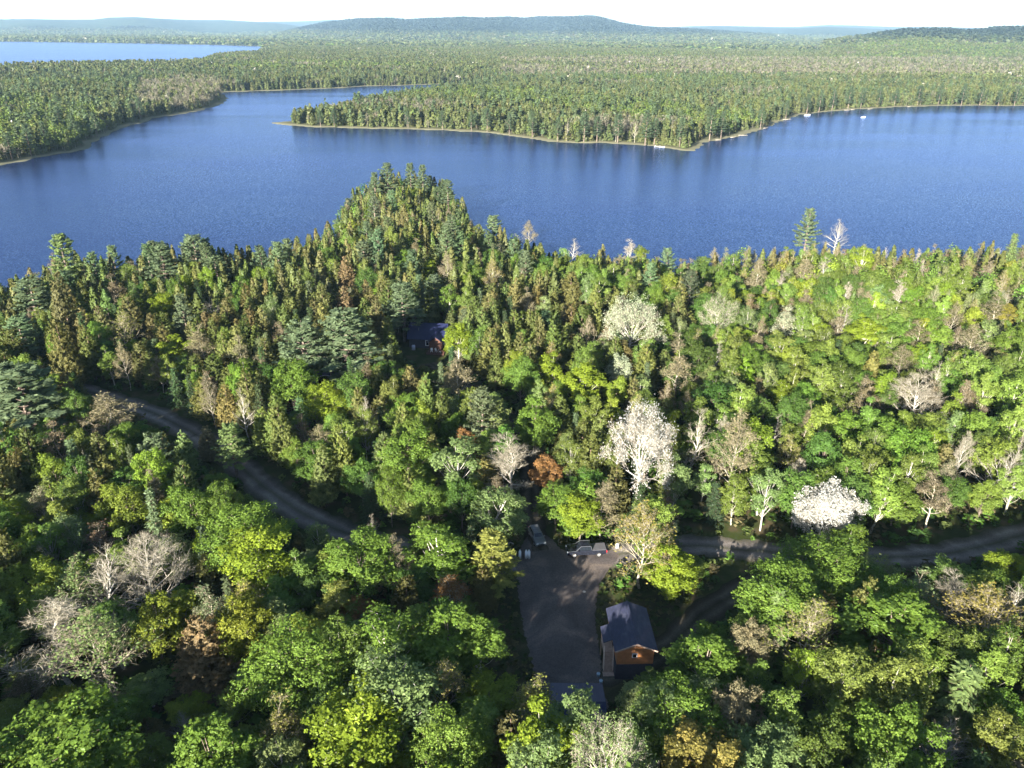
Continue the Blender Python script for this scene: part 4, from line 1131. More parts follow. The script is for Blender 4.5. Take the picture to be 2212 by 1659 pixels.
# undergrowth --------------------------------------------------------
def undergrowth():
    rng = np.random.default_rng(8)
    n = 24000
    X = rng.uniform(-170, 190, n); Y = rng.uniform(35, 300, n)
    Z, s1, s2 = land_h(X, Y)
    rp = np.array([p for L in ROADS.values() for p in L])
    d = np.full(n, 1e9)
    for p in rp[::2]: d = np.minimum(d, (X - p[0]) ** 2 + (Y - p[1]) ** 2)
    d = np.sqrt(d)
    yard = np.array(G([(1090, 1180), (1330, 1180), (1335, 1290), (1450, 1290), (1450, 1430), (1360, 1490), (1320, 1600), (1120, 1600), (1050, 1480), (1070, 1300)], 5))
    sy = sdist(np.stack([X, Y], 1), yard)
    cab = np.array(G([(850, 700), (975, 700), (975, 790), (850, 790)], 5)); sc = sdist(np.stack([X, Y], 1), cab)
    gy = np.array(G([(1112, 1215), (1125, 1185), (1150, 1150), (1185, 1160), (1225, 1192), (1300, 1185), (1335, 1200), (1312, 1235), (1290, 1280), (1287, 1350), (1296, 1420), (1300, 1480), (1310, 1560), (1190, 1570), (1160, 1480), (1140, 1400), (1125, 1320), (1118, 1260)], 5))
    # low tufts creep over the edges of yard and roads
    tx = rng.uniform(-60, 110, 60000); ty = rng.uniform(55, 190, 60000); td = np.full(60000, 1e9)
    for p in rp[::2]: td = np.minimum(td, (tx - p[0]) ** 2 + (ty - p[1]) ** 2)
    td = np.sqrt(td); tsy = sdist(np.stack([tx, ty], 1), gy)
    gi = GM.inverted(); lx = gi[0][0] * tx + gi[0][1] * ty + gi[0][3]; ly = gi[1][0] * tx + gi[1][1] * ty + gi[1][3]
    lim = .25 + .5 * (1 + noise2(tx, ty, 1.4)) * rng.uniform(0, 1, 60000)
    tk = (tsy < -lim + .45) & (tsy > -14) & (td > 2.25 + lim * .6) & ~((np.abs(lx + .6) < 4.4) & (np.abs(ly + .8) < 5.6)) & (rng.uniform(0, 1, 60000) < .8)
    tx, ty = tx[tk], ty[tk]; nt_ = len(tx); print('TUFTS', nt_)
    tp = np.array([(.045, .060, .018), (.06, .07, .022), (.085, .08, .035), (.035, .055, .016)])
    forest('verge_grass', 'rough grass and weeds creeping over the edges of yard and roads', tx, ty, np.full(nt_, 4.95), rng.uniform(.18, .55, nt_), np.full(nt_, 'cedar'), tp[rng.integers(0, 4, nt_)], 12, rng.uniform(3.5, 6, nt_), cat='grass')
    k = (s1 > 1) & (d > 2.9) & (sy < 0) & (sc < 0)
    X, Y, Z, d = X[k], Y[k], Z[k], d[k]; n = len(X)
    h = rng.uniform(.8, 2.6, n) * np.clip(d / 5, .5, 1)
    kd = np.where(rng.uniform(0, 1, n) < .85, 'round', 'cedar')
    pal = np.array([(.055, .11, .02), (.075, .14, .025), (.04, .08, .02), (.10, .13, .04), (.09, .08, .04)])
    forest('undergrowth', 'low leafy scrub and saplings on the forest floor and road verges', X, Y, Z - .3, h * 1.25, kd, pal[rng.integers(0, 5, n)] * np.exp(rng.normal(size=(n, 1)) * .2), 26, rng.uniform(1.4, 2.6, n), cat='undergrowth')

# far single pines that stand out on the other shores --------------
FARP = [(1018, 283, 15), (1052, 284, 18), (1100, 291, 17), (1205, 305, 17), (1262, 306, 21), (1290, 306, 18), (1335, 308, 20), (1395, 314, 24), (1415, 312, 18), (1470, 318, 20), (1535, 303, 24), (1560, 298, 20), (1645, 279, 20), (1700, 256, 17), (1745, 246, 19), (1772, 242, 22), (1800, 238, 22),
        (1835, 234, 23), (1862, 233, 21), (1900, 231, 20), (1935, 229, 20), (1985, 228, 22), (2030, 226, 22), (2080, 227, 24), (2120, 227, 20), (2160, 228, 18), (2195, 228, 22),
        (690, 273, 13), (720, 274, 14), (18, 345, 16), (60, 338, 20), (95, 325, 18), (160, 312, 21), (130, 300, 22), (205, 296, 18), (300, 258, 18), (1150, 297, 19), (955, 280, 15), (880, 276, 14)]
for (x, yb, h) in FARP:
    p = hit(x, yb, 1.0); zz, a, b = land_h(np.array([p.x]), np.array([p.y + 4]))
    make_tree('pine', p.x, p.y + 4, max(.4, float(zz[0])), h, h * .2, (.070, .105, .06), tone='blue green', far=True)
for (x, yb, h) in [(600, 230, 10), (1060, 287, 13), (1180, 303, 15), (1225, 304, 16), (1330, 306, 14), (1372, 308, 15), (1497, 305, 9)]:
    p = hit(x, yb, 1.0); zz, a, b = land_h(np.array([p.x]), np.array([p.y + 3]))
    if a[0] < 0 and b[0] < 2: continue
    make_tree('bare', p.x, p.y + 3, max(.4, float(zz[0])), h, h * .2, (.3, .3, .3), tone='white', far=True, bark=(.33, .32, .28))

# ------------------------------------------------------------------ built objects
class MB:
    def __init__(s): s.bm = bmesh.new()
    def box(s, c, size, rot=None, bevel=0):
        m = Matrix.Translation(c)
        if rot is not None: m = m @ rot
        r = bmesh.ops.create_cube(s.bm, size=1, matrix=m @ Matrix.Diagonal((*size, 1)))
        if bevel:
            es = list({e for v in r['verts'] for e in v.link_edges}); bmesh.ops.bevel(s.bm, geom=es, offset=bevel, segments=2, affect='EDGES', profile=.6)
        return s
    def beam(s, a, b, w, h=None):
        a, b = Vector(a), Vector(b); d = b - a
        q = d.to_track_quat('X', 'Z').to_matrix().to_4x4()
        return s.box((a + b) / 2, (d.length, w, h or w), q)
    def cyl(s, c, r, h, axis='Z', seg=24, r2=None):
        m = Matrix.Translation(c)
        if axis == 'Y': m = m @ Matrix.Rotation(math.pi / 2, 4, 'X')
        if axis == 'X': m = m @ Matrix.Rotation(math.pi / 2, 4, 'Y')
        bmesh.ops.create_cone(s.bm, cap_ends=True, segments=seg, radius1=r, radius2=r if r2 is None else r2, depth=h, matrix=m); return s
    def sphere(s, c, r, sc=(1, 1, 1)):
        bmesh.ops.create_uvsphere(s.bm, u_segments=20, v_segments=12, radius=r, matrix=Matrix.Translation(c) @ Matrix.Diagonal((*sc, 1))); return s
    def prism(s, pts, y0, y1, bevel=0):
        """side profile pts (x,z) extruded from y0 to y1"""
        a = [s.bm.verts.new((x, y0, z)) for x, z in pts]; b = [s.bm.verts.new((x, y1, z)) for x, z in pts]
        n = len(pts); fs = [s.bm.faces.new(a), s.bm.faces.new(b[::-1])]
        for i in range(n): fs.append(s.bm.faces.new((a[i], b[i], b[(i + 1) % n], a[(i + 1) % n])))
        bmesh.ops.recalc_face_normals(s.bm, faces=s.bm.faces)
        if bevel:
            es = list({e for f in fs for e in f.edges}); bmesh.ops.bevel(s.bm, geom=es, offset=bevel, segments=3, affect='EDGES', profile=.6)
        return s
    def hexa(s, low, top, bevel=0):
        """8 corner solid from 4 low and 4 top points"""
        a = [s.bm.verts.new(p) for p in low]; b = [s.bm.verts.new(p) for p in top]
        fs = [s.bm.faces.new(a[::-1]), s.bm.faces.new(b)]
        for i in range(4): fs.append(s.bm.faces.new((a[i], a[(i + 1) % 4], b[(i + 1) % 4], b[i])))
        bmesh.ops.recalc_face_normals(s.bm, faces=s.bm.faces)
        if bevel:
            es = list({e for f in fs for e in f.edges}); bmesh.ops.bevel(s.bm, geom=es, offset=bevel, segments=3, affect='EDGES', profile=.6)
        return s
    def slab(s, pts, t):
        """thin plate: polygon with thickness t along its normal"""
        P = [Vector(p) for p in pts]; n = (P[1] - P[0]).cross(P[2] - P[0]).normalized() * t
        a = [s.bm.verts.new(p) for p in P]; b = [s.bm.verts.new(p + n) for p in P]; k = len(P)
        s.bm.faces.new(a[::-1]); s.bm.faces.new(b)
        for i in range(k): s.bm.faces.new((a[i], a[(i + 1) % k], b[(i + 1) % k], b[i]))
        return s
    def build(s, name, mat, parent=None, smooth=False):
        me = bpy.data.meshes.new(name); bmesh.ops.recalc_face_normals(s.bm, faces=s.bm.faces); s.bm.to_mesh(me); s.bm.free()
        if smooth: me.polygons.foreach_set('use_smooth', [True] * len(me.polygons))
        me.materials.append(mat)
        o = bpy.data.objects.new(name, me); COL.objects.link(o); o.parent = parent
        return o

def thing(name, label, cat, loc, rz=0, group=None):
    o = bpy.data.objects.new(name, None); COL.objects.link(o); o.location = loc; o.rotation_euler = (0, 0, rz)
    o['label'] = label; o['category'] = cat
    if group: o['group'] = group
    return o

PAINT_S = simple('silver_paint', (.15, .165, .175), .35, .3, .06, 2)
PAINT_K = simple('black_paint', (.012, .014, .022), .22, .1, .1, 2, spec=.6)
GLASS = simple('dark_glass', (.012, .016, .022), .08, 0, .05, 1, spec=.8)
TYRE = simple('tyre_rubber', (.018, .018, .018), .85)
RIM = simple('alloy', (.45, .45, .46), .35, .8, .05)
LAMP = simple('clear_lamp', (.75, .77, .8), .15, .1, .05)
REDL = simple('red_lamp', (.65, .02, .03), .25, 0, .05)
CHROME = simple('chrome_trim', (.30, .32, .34), .25, .7, .04)
VINYL = simple('grey_cover', (.085, .085, .095), .6, 0, .12, 3)
PLAST = simple('black_plastic', (.02, .02, .022), .6)

def wheels(t, xs, yw, r):
    for x in xs:
        for sgn in (1, -1):
            w = thing_part('wheel', t); w.location = (x, sgn * yw, r)
            MB().cyl((0, 0, 0), r, .24, 'Y', 28).build('tyre', TYRE, w)
            mb = MB().cyl((0, sgn * .115, 0), r * .62, .03, 'Y', 20)
            for k in range(5):
                a = k * 2 * math.pi / 5; mb.beam((0, sgn * .135, 0), (math.cos(a) * r * .55, sgn * .135, math.sin(a) * r * .55), .05, .03)
            mb.build('rim', RIM, w)
def thing_part(name, parent):
    o = bpy.data.objects.new(name, None); COL.objects.link(o); o.parent = parent; return o

def make_suv(loc, rz):
    t = thing('parked_car', 'silver grey estate car with roof rails parked nose out on the cabin driveway', 'car', loc, rz)
    MB().prism([(-2.30, .34), (-2.38, .62), (-2.32, 1.00), (-2.1, 1.06), (1.05, 1.06), (1.6, 1.0), (2.18, .88), (2.34, .66), (2.30, .34), (1.86, .30), (-1.8, .30)], -.90, .90, .07).build('body', PAINT_S, t, True)
    lo = [(-2.22, -.82, 1.04), (1.12, -.82, 1.04), (1.12, .82, 1.04), (-2.22, .82, 1.04)]; hi = [(-1.92, -.64, 1.66), (.30, -.64, 1.66), (.30, .64, 1.66), (-1.92, .64, 1.66)]
    MB().hexa(lo, hi, .05).build('cabin', PAINT_S, t, True)
    def pt(i, j, f, g, off):   # point on side between low i..j and hi
        a = Vector(lo[i]).lerp(Vector(lo[j]), f); b = Vector(hi[i]).lerp(Vector(hi[j]), f); return a.lerp(b, g) + Vector(off)
    for nm, i, j, off, rng_ in (('windscreen', 1, 2, (.012, 0, .008), [(.07, .93)]), ('rear_window', 3, 0, (-.012, 0, .008), [(.09, .91)]), ('side_window', 0, 1, (0, -.012, .004), [(.06, .30), (.33, .60), (.63, .90)]), ('side_window', 2, 3, (0, .012, .004), [(.10, .37), (.40, .67), (.70, .94)])):
        for f0, f1 in rng_:
            MB().slab([pt(i, j, f0, .16, off), pt(i, j, f1, .16, off), pt(i, j, f1, .86, off), pt(i, j, f0, .86, off)], .008).build(nm, GLASS, t)
    for sgn in (-1, 1):
        mb = MB().beam((-1.75, sgn * .56, 1.73), (.12, sgn * .56, 1.73), .04, .03)
        for x in (-1.7, -.8, .1): mb.box((x, sgn * .56, 1.69), (.06, .04, .09))
        mb.build('roof_rail', CHROME, t)
        MB().box((2.22, sgn * .62, .74), (.16, .36, .16), bevel=.03).build('headlight', LAMP, t)
        MB().box((-2.33, sgn * .76, .9), (.1, .16, .3), bevel=.02).build('tail_light', REDL, t)
        MB().box((.86, sgn * .98, 1.12), (.14, .2, .14), bevel=.03).build('wing_mirror', PAINT_S, t)
    for x in (-1.3, -.35): MB().beam((x, -.56, 1.75), (x, .56, 1.75), .06, .03).build('roof_bar', CHROME, t)
    MB().box((2.33, 0, .5), (.06, 1.1, .2), bevel=.02).build('grille', PLAST, t)
    MB().box((2.34, 0, .68), (.05, .7, .1), bevel=.01).build('grille', PLAST, t)
    wheels(t, (1.42, -1.42), .82, .34)
    t.scale = (.92, .92, .92)

def make_pickup(loc, rz):
    t = thing('pickup_truck', 'black pickup truck with grey bed cover parked under the trees behind the yard', 'pickup truck', loc, rz)
    MB().prism([(-2.85, .50), (-2.9, .62), (-2.88, 1.08), (-2.8, 1.12), (1.45, 1.12), (2.3, 1.10), (2.78, 1.0), (2.92, .72), (2.88, .46), (2.3, .40), (-2.2, .42)], -.97, .97, .07).build('body', PAINT_K, t, True)
    lo = [(-.75, -.90, 1.10), (1.62, -.90, 1.10), (1.62, .90, 1.10), (-.75, .90, 1.10)]; hi = [(-.55, -.70, 1.80), (.85, -.70, 1.80), (.85, .70, 1.80), (-.55, .70, 1.80)]
    MB().hexa(lo, hi, .06).build('cabin', PAINT_K, t, True)
    def pt(i, j, f, g, off):
        a = Vector(lo[i]).lerp(Vector(lo[j]), f); b = Vector(hi[i]).lerp(Vector(hi[j]), f); return a.lerp(b, g) + Vector(off)
    for nm, i, j, off, rng_ in (('windscreen', 1, 2, (.012, 0, .008), [(.07, .93)]), ('rear_window', 3, 0, (-.012, 0, .008), [(.12, .88)]), ('side_window', 0, 1, (0, -.012, .004), [(.08, .42), (.46, .84)]), ('side_window', 2, 3, (0, .012, .004), [(.16, .54), (.58, .92)])):
        for f0, f1 in rng_:
            MB().slab([pt(i, j, f0, .14, off), pt(i, j, f1, .14, off), pt(i, j, f1, .86, off), pt(i, j, f0, .86, off)], .008).build(nm, GLASS, t)
    MB().box((-1.83, 0, 1.15), (2.06, 1.74, .06), bevel=.02).build('bed_cover', VINYL, t)
    MB().box((-2.9, 0, .56), (.14, 1.8, .18), bevel=.03).build('rear_bumper', CHROME, t)
    MB().box((2.92, 0, .56), (.14, 1.86, .2), bevel=.03).build('front_bumper', CHROME, t)
    MB().box((2.9, 0, .84), (.06, 1.0, .24), bevel=.02).build('grille', PLAST, t)
    for sgn in (-1, 1):
        MB().box((2.84, sgn * .78, .88), (.14, .3, .2), bevel=.03).build('headlight', LAMP, t)
        MB().box((-2.88, sgn * .88, .9), (.1, .16, .36), bevel=.02).build('tail_light', REDL, t)
        MB().box((1.25, sgn * 1.08, 1.22), (.16, .22, .2), bevel=.03).build('wing_mirror', PAINT_K, t)
        mb = MB().beam((-.72, sgn * .90, 1.19), (-.56, sgn * .745, 1.78), .04).beam((-.56, sgn * .745, 1.79), (.86, sgn * .745, 1.79), .035).beam((.86, sgn * .745, 1.79), (1.58, sgn * .915, 1.16), .04).beam((1.58, sgn * .93, 1.14), (2.7, sgn * .93, 1.07), .03)
        mb.build('side_trim', CHROME, t)
    wheels(t, (1.85, -1.75), .88, .40)

a = hit(1169, 1182); b = hit(1151, 1146); d = a - b
make_suv((hit(1160, 1166).x, hit(1160, 1166).y, 5.07), math.atan2(d.y, d.x))
a = hit(1228, 1206); b = hit(1305, 1203); d = a - b
c = (a + b) / 2
make_pickup((c.x, c.y + .9, 5.07), math.atan2(d.y, d.x))

# three white gas cylinders
WHITE = simple('white_paint', (.78, .80, .84), .4, 0, .05, 3)
BRASS = simple('valve_metal', (.45, .38, .22), .4, .7)
for (x, lab) in ((1123, 'white gas cylinder standing apart, left of the close pair by the junction'), (1136.5, 'white gas cylinder in the middle of three by the junction'), (1142.5, 'white gas cylinder at the right end of three by the junction')):
    p = hit(x, 1207)
    t = thing('gas_cylinder', lab, 'gas cylinder', (p.x, p.y, 5.07), 0, 'gas cylinders by the yard')
    MB().cyl((0, 0, .62), .20, 1.1, seg=28).sphere((0, 0, 1.17), .20, (1, 1, .75)).sphere((0, 0, .10), .20, (1, 1, .5)).build('tank', WHITE, t, True)
    MB().cyl((0, 0, .05), .17, .1, seg=24).build('foot_ring', WHITE, t, True)
    mb = MB().cyl((0, 0, 1.36), .03, .12); mb.cyl((.04, 0, 1.39), .02, .1, 'X'); mb.build('valve', BRASS, t)
    mb = MB()
    for k in range(10):
        a0 = 2 * math.pi * k / 12; a1 = 2 * math.pi * (k + 1) / 12
        mb.beam((.12 * math.cos(a0), .12 * math.sin(a0), 1.38), (.12 * math.cos(a1), .12 * math.sin(a1), 1.38), .015, .14)
    mb.build('collar', WHITE, t)

# rock and bucket
def rock(x, y, s, label):
    p = hit(x, y); bm = bmesh.new(); bmesh.ops.create_icosphere(bm, subdivisions=3, radius=1)
    rr = random.Random(int(x))
    k = [Vector((rr.gauss(0, 1), rr.gauss(0, 1), rr.gauss(0, 1))) for _ in range(6)]
    for v in bm.verts:
        f = 1 + sum(.07 * math.sin(v.co.dot(q) * 2.2 + i) for i, q in enumerate(k)); v.co = Vector((v.co.x * s * f * 1.2, v.co.y * s * f, v.co.z * s * f * .62))
    me = bpy.data.meshes.new('rock'); bm.to_mesh(me); bm.free(); me.materials.append(simple('rock', (.32, .31, .30), .9, 0, .3, 3, .4))
    o = bpy.data.objects.new('rock', me); COL.objects.link(o); o.location = (p.x, p.y, 5 + s * .3); o['label'] = label; o['category'] = 'rock'
rock(1104, 1176, .38, 'pale grey boulder in the dark verge left of the silver car')
rock(1262, 1279, .2, 'small pale stone lying on the gravel yard')
p = hit(1333, 1184)
t = thing('plastic_drum', 'small white drum at the foot of the golden tree, right of the pickup', 'drum', (p.x, p.y, 5.04))
MB().cyl((0, 0, .3), .24, .6, seg=24).build('drum_body', WHITE, t, True)
MB().cyl((0, 0, .62), .255, .05, seg=24).build('lid', WHITE, t)

# ---- garage
def shingle_mat(name, base, dark, streak):
    m, nt, out = new_mat(name)
    b = N(nt, 'ShaderNodeBsdfPrincipled'); b.inputs['Roughness'].default_value = .8
    tc = N(nt, 'ShaderNodeTexCoord')
    br = N(nt, 'ShaderNodeTexBrick'); br.inputs['Scale'].default_value = 1; br.inputs['Brick Width'].default_value = .32; br.inputs['Row Height'].default_value = .15; br.inputs['Mortar Size'].default_value = .012
    br.inputs['Color1'].default_value = (*base, 1); br.inputs['Color2'].default_value = (*dark, 1); br.inputs['Mortar'].default_value = (*[c * .5 for c in dark], 1)
    sw = N(nt, 'ShaderNodeMapping'); sw.inputs['Rotation'].default_value = (0, 0, math.pi / 2)
    nt.links.new(tc.outputs['Object'], sw.inputs['Vector']); nt.links.new(sw.outputs['Vector'], br.inputs['Vector'])
    no = N(nt, 'ShaderNodeTexNoise'); no.inputs['Scale'].default_value = 1.1; no.inputs['Detail'].default_value = 5; no.inputs['Distortion'].default_value = .5
    mp = N(nt, 'ShaderNodeMapping'); mp.inputs['Scale'].default_value = (1.6, .55, 1); nt.links.new(tc.outputs['Object'], mp.inputs['Vector']); nt.links.new(mp.outputs['Vector'], no.inputs['Vector'])
    r = N(nt, 'ShaderNodeValToRGB'); e = r.color_ramp.elements; e[0].position = .5; e[0].color = (0, 0, 0, 1); e[1].position = .72; e[1].color = (1, 1, 1, 1)
    nt.links.new(no.outputs['Fac'], r.inputs['Fac'])
    mx = N(nt, 'ShaderNodeMix', data_type='RGBA'); mx.inputs['B'].default_value = (*streak, 1); nt.links.new(br.outputs['Color'], mx.inputs['A'])
    mm = N(nt, 'ShaderNodeMath', operation='MULTIPLY'); mm.inputs[1].default_value = .5; nt.links.new(r.outputs['Color'], mm.inputs[0]); nt.links.new(mm.outputs[0], mx.inputs['Factor'])
    nt.links.new(mx.outputs['Result'], b.inputs['Base Color']); nt.links.new(b.outputs['BSDF'], out.inputs['Surface'])
    return m
ROOF = shingle_mat('roof_shingles', (.020, .024, .060), (.014, .018, .042), (.065, .068, .095))
METR = simple('blue_metal_roof', (.013, .017, .052), .45, .2, .15, .8)
def log_mat(name, c):
    m, nt, out = new_mat(name)
    b = N(nt, 'ShaderNodeBsdfPrincipled'); b.inputs['Roughness'].default_value = .6
    tc = N(nt, 'ShaderNodeTexCoord'); wv = N(nt, 'ShaderNodeTexWave', bands_direction='Z'); wv.inputs['Scale'].default_value = 1.6; wv.inputs['Distortion'].default_value = .6
    nt.links.new(tc.outputs['Object'], wv.inputs['Vector'])
    r = N(nt, 'ShaderNodeValToRGB'); e = r.color_ramp.elements; e[0].position = .05; e[0].color = (*[x * .35 for x in c], 1); e[1].position = .45; e[1].color = (*c, 1)
    nt.links.new(wv.outputs['Fac'], r.inputs['Fac'])
    no = N(nt, 'ShaderNodeTexNoise'); no.inputs['Scale'].default_value = 2; no.inputs['Detail'].default_value = 6; nt.links.new(tc.outputs['Object'], no.inputs['Vector'])
    mr = N(nt, 'ShaderNodeMapRange'); mr.inputs['To Min'].default_value = .6; mr.inputs['To Max'].default_value = 1.4; nt.links.new(no.outputs['Fac'], mr.inputs['Value'])
    vm = N(nt, 'ShaderNodeVectorMath', operation='SCALE'); nt.links.new(r.outputs['Color'], vm.inputs[0]); nt.links.new(mr.outputs['Result'], vm.inputs['Scale'])
    nt.links.new(vm.outputs['Vector'], b.inputs['Base Color'])
    bp = N(nt, 'ShaderNodeBump'); bp.inputs['Strength'].default_value = .6; bp.inputs['Distance'].default_value = .08; nt.links.new(wv.outputs['Fac'], bp.inputs['Height']); nt.links.new(bp.outputs['Normal'], b.inputs['Normal'])
    nt.links.new(b.outputs['BSDF'], out.inputs['Surface']); return m
LOGS = log_mat('orange_log_siding', (.50, .20, .065))
DECK = simple('weathered_deck_wood', (.40, .29, .23), .8, 0, .25, 3)
RAIL = simple('pale_rail_wood', (.62, .50, .42), .8, 0, .15, 3)
REDW = simple('red_brown_wood', (.085, .040, .028), .7, 0, .25, 3)
TRIM = simple('white_trim', (.7, .7, .72), .6, 0, .05)
DARKW = simple('dark_stain_and_shade', (.05, .05, .065), .8, 0, .2, 3)  # wall stain, also the painted shade low on the garage

def garage():
    ZR, ZE = 5.6, 4.5
    rn = hit(1376.6, 1392, 5 + ZR); rf = hit(1353.7, 1298.5, 5 + ZR)
    el = hit(1330, 1404, 5 + ZE); er = hit(1422, 1402, 5 + ZE)
    ax = (rf - rn); ax.z = 0; L = ax.length; ax.normalize()
    W = (er - el).length
    rz = math.atan2(ax.y, ax.x) - math.pi / 2
    c = (rn + rf) / 2
    print('GARAGE L', L, 'W', W, 'rz', math.degrees(rz), c)
    t = thing('garage', 'garage with dark blue shingled gable roof, orange log end wall and outside staircase', 'garage', (c.x, c.y, 5.0), rz)
    hw = W / 2; hl = L / 2; ov = .35
    w2 = hw - ov; l2 = hl - ov
    zt = ZE + (ZR - ZE) * (ov / hw)
    # walls
    MB().box((-w2 + .07, 0, zt / 2 - .06), (.14, 2 * l2 - .30, zt - .12)).build('side_wall', LOGS, t)
    MB().box((w2 - .07, 0, zt / 2 - .06), (.14, 2 * l2 - .30, zt - .12)).build('side_wall', LOGS, t)
    for s in (-1, 1):
        y0, y1 = (-l2, -l2 + .14) if s < 0 else (l2 - .14, l2)
        g_ = MB().prism([(-w2, 0), (w2, 0), (w2, zt - .1), (0, ZR - .14), (-w2, zt - .1)], y0, y1).build('gable_wall', LOGS, t)
    for s in (-1, 1):
        MB().box((s * (w2 + .04), 0, 1.15), (.06, 2 * l2 + .06, 2.3)).build('lower_shade_panel', DARKW, t)  # dark panels stand in for the deep shade on the lower storey
    MB().box((0, -l2 - .04, 1.15), (2 * w2 + .02, .06, 2.3)).build('lower_shade_panel', DARKW, t)
    # roof slopes
    th = .10
    for s in (-1, 1):
        mb = MB().slab([(0, -hl, ZR - th), (s * hw, -hl, ZE - th), (s * hw, hl, ZE - th), (0, hl, ZR - th)] if s > 0 else [(0, hl, ZR - th), (s * hw, hl, ZE - th), (s * hw, -hl, ZE - th), (0, -hl, ZR - th)], -th if False else th)
        mb.build('roof_slope', ROOF, t)
    # lower porch roof that widens the left side above the landing
    sl = (ZR - ZE) / hw
    px = 1.05
    y0, y1 = -hl + 2.0, -hl + 4.7
    MB().slab([(-hw + .02, y1, ZE - .02), (-hw - px, y1, ZE - sl * px - .02), (-hw - px, y0, ZE - sl * px - .02), (-hw + .02, y0, ZE - .02)], .09).build('porch_roof', ROOF, t)
    MB().beam((0, -hl - .015, ZR - .05), (hw, -hl - .015, ZE - .05), .03, .2).beam((0, -hl - .015, ZR - .05), (-hw, -hl - .015, ZE - .05), .03, .2).build('barge_board', DECK, t)
    MB().beam((0, -hl, ZR + .03), (0, hl, ZR + .03), .22, .05).build('ridge_cap', ROOF, t)
    # dark square window in the gable
    w = MB().box((-.1, -l2 - .02, 3.6), (.62, .05, .62)).build('window', TRIM, t)
    MB().box((-.1, -l2 - .05, 3.6), (.46, .03, .46)).build('pane', GLASS, w)
    # door and landing on the left side
    dr = MB().box((-w2 - .03, -hl + 2.9, 2.6 + 1.0 - .25), (.06, .9, 1.5)).build('door', REDW, t)
    MB().sphere((-w2 - .09, -hl + 3.2, 3.3), .04).build('handle', CHROME, dr)
    # overhead doors below
    # staircase
    M_ = Matrix.Translation((c.x, c.y, 5.0)) @ Matrix.Rotation(rz, 4, 'Z'); Mi = M_.inverted()
    bot = Mi @ hit(1316, 1452, 5.0)
    xs = -w2 - .72; yt = -hl + 2.0; zt2 = 2.6
    yb = bot.y; n = 13
    print('STAIR', xs, yt, 'bottom local', bot)
    st = thing_part('staircase', t)
    for k in range(n):
        f = (k + .5) / n; y = yt + (yb - yt) * f; z = zt2 * (1 - (k + 1) / (n + 1))
        MB().box((xs, y, z), (1.02, .23, .05)).build('tread', DECK, st)
    for s in (-1, 1):
        MB().beam((xs + s * .55, yt, zt2 - .12), (xs + s * .55, yb, -.02), .06, .26).build('stringer', DECK, st)
        mb = MB().beam((xs + s * .55, yt, zt2 + .9), (xs + s * .55, yb, .92), .10, .06)
        mb.beam((xs + s * .55, yt, zt2 + .5), (xs + s * .55, yb, .5), .05, .05)
        for k in range(5):
            f = k / 4; y = yt + (yb - yt) * f; z = zt2 * (1 - f); mb.box((xs + s * .55, y, z + .45), (.09, .09, .98))
        mb.build('handrail', RAIL, st)
    MB().box((xs, yb - .35, .06), (1.35, .7, .1)).build('landing_pad', DECK, st)
    # upper landing
    ld = thing_part('landing', t)
    MB().box((xs, yt + 1.2, zt2 - .04), (1.2, 2.36, .08)).build('deck', DECK, ld)
    mb = MB()
    for y in (yt + .06, yt + 2.3):
        mb.box((xs - .54, y, 1.25), (.12, .12, 2.5)); mb.box((xs - .54, y, zt2 + .46), (.09, .09, .92))
    mb.build('post', DECK, ld)
    MB().beam((xs - .54, yt, zt2 + .94), (xs - .54, yt + 2.36, zt2 + .94), .1, .06).beam((xs - .54, yt, zt2 + .5), (xs - .54, yt + 2.36, zt2 + .5), .05, .05).build('railing', DECK, ld)
    # odd light things stored left of the stairs
    q = M_ @ Vector((xs - 1.4, yt - 1.3, 0))
    return M_, xs, yt, yb
GM, gxs, gyt, gyb = garage()
q = GM @ Vector((gxs - 1.25, gyt - 1.2, 0))
t = thing('bucket', 'pale blue bucket on the ground left of the garage staircase, nearer the porch', 'bucket', (q.x, q.y, 5.07), 0, 'buckets by the garage')
BLU = simple('pale_blue_plastic', (.30, .40, .48), .5)
MB().cyl((0, 0, .2), .17, .4, seg=20, r2=.21).build('pail', BLU, t, True)
MB().cyl((0, 0, .41), .215, .03, seg=20).build('lid', BLU, t)
q = GM @ Vector((gxs - 1.1, gyt - 2.3, 0))
t2 = thing('bucket', 'pale blue bucket further down beside the garage staircase', 'bucket', (q.x, q.y, 5.07), .8, 'buckets by the garage')
for ch in list(t.children):
    c2 = ch.copy(); COL.objects.link(c2); c2.parent = t2

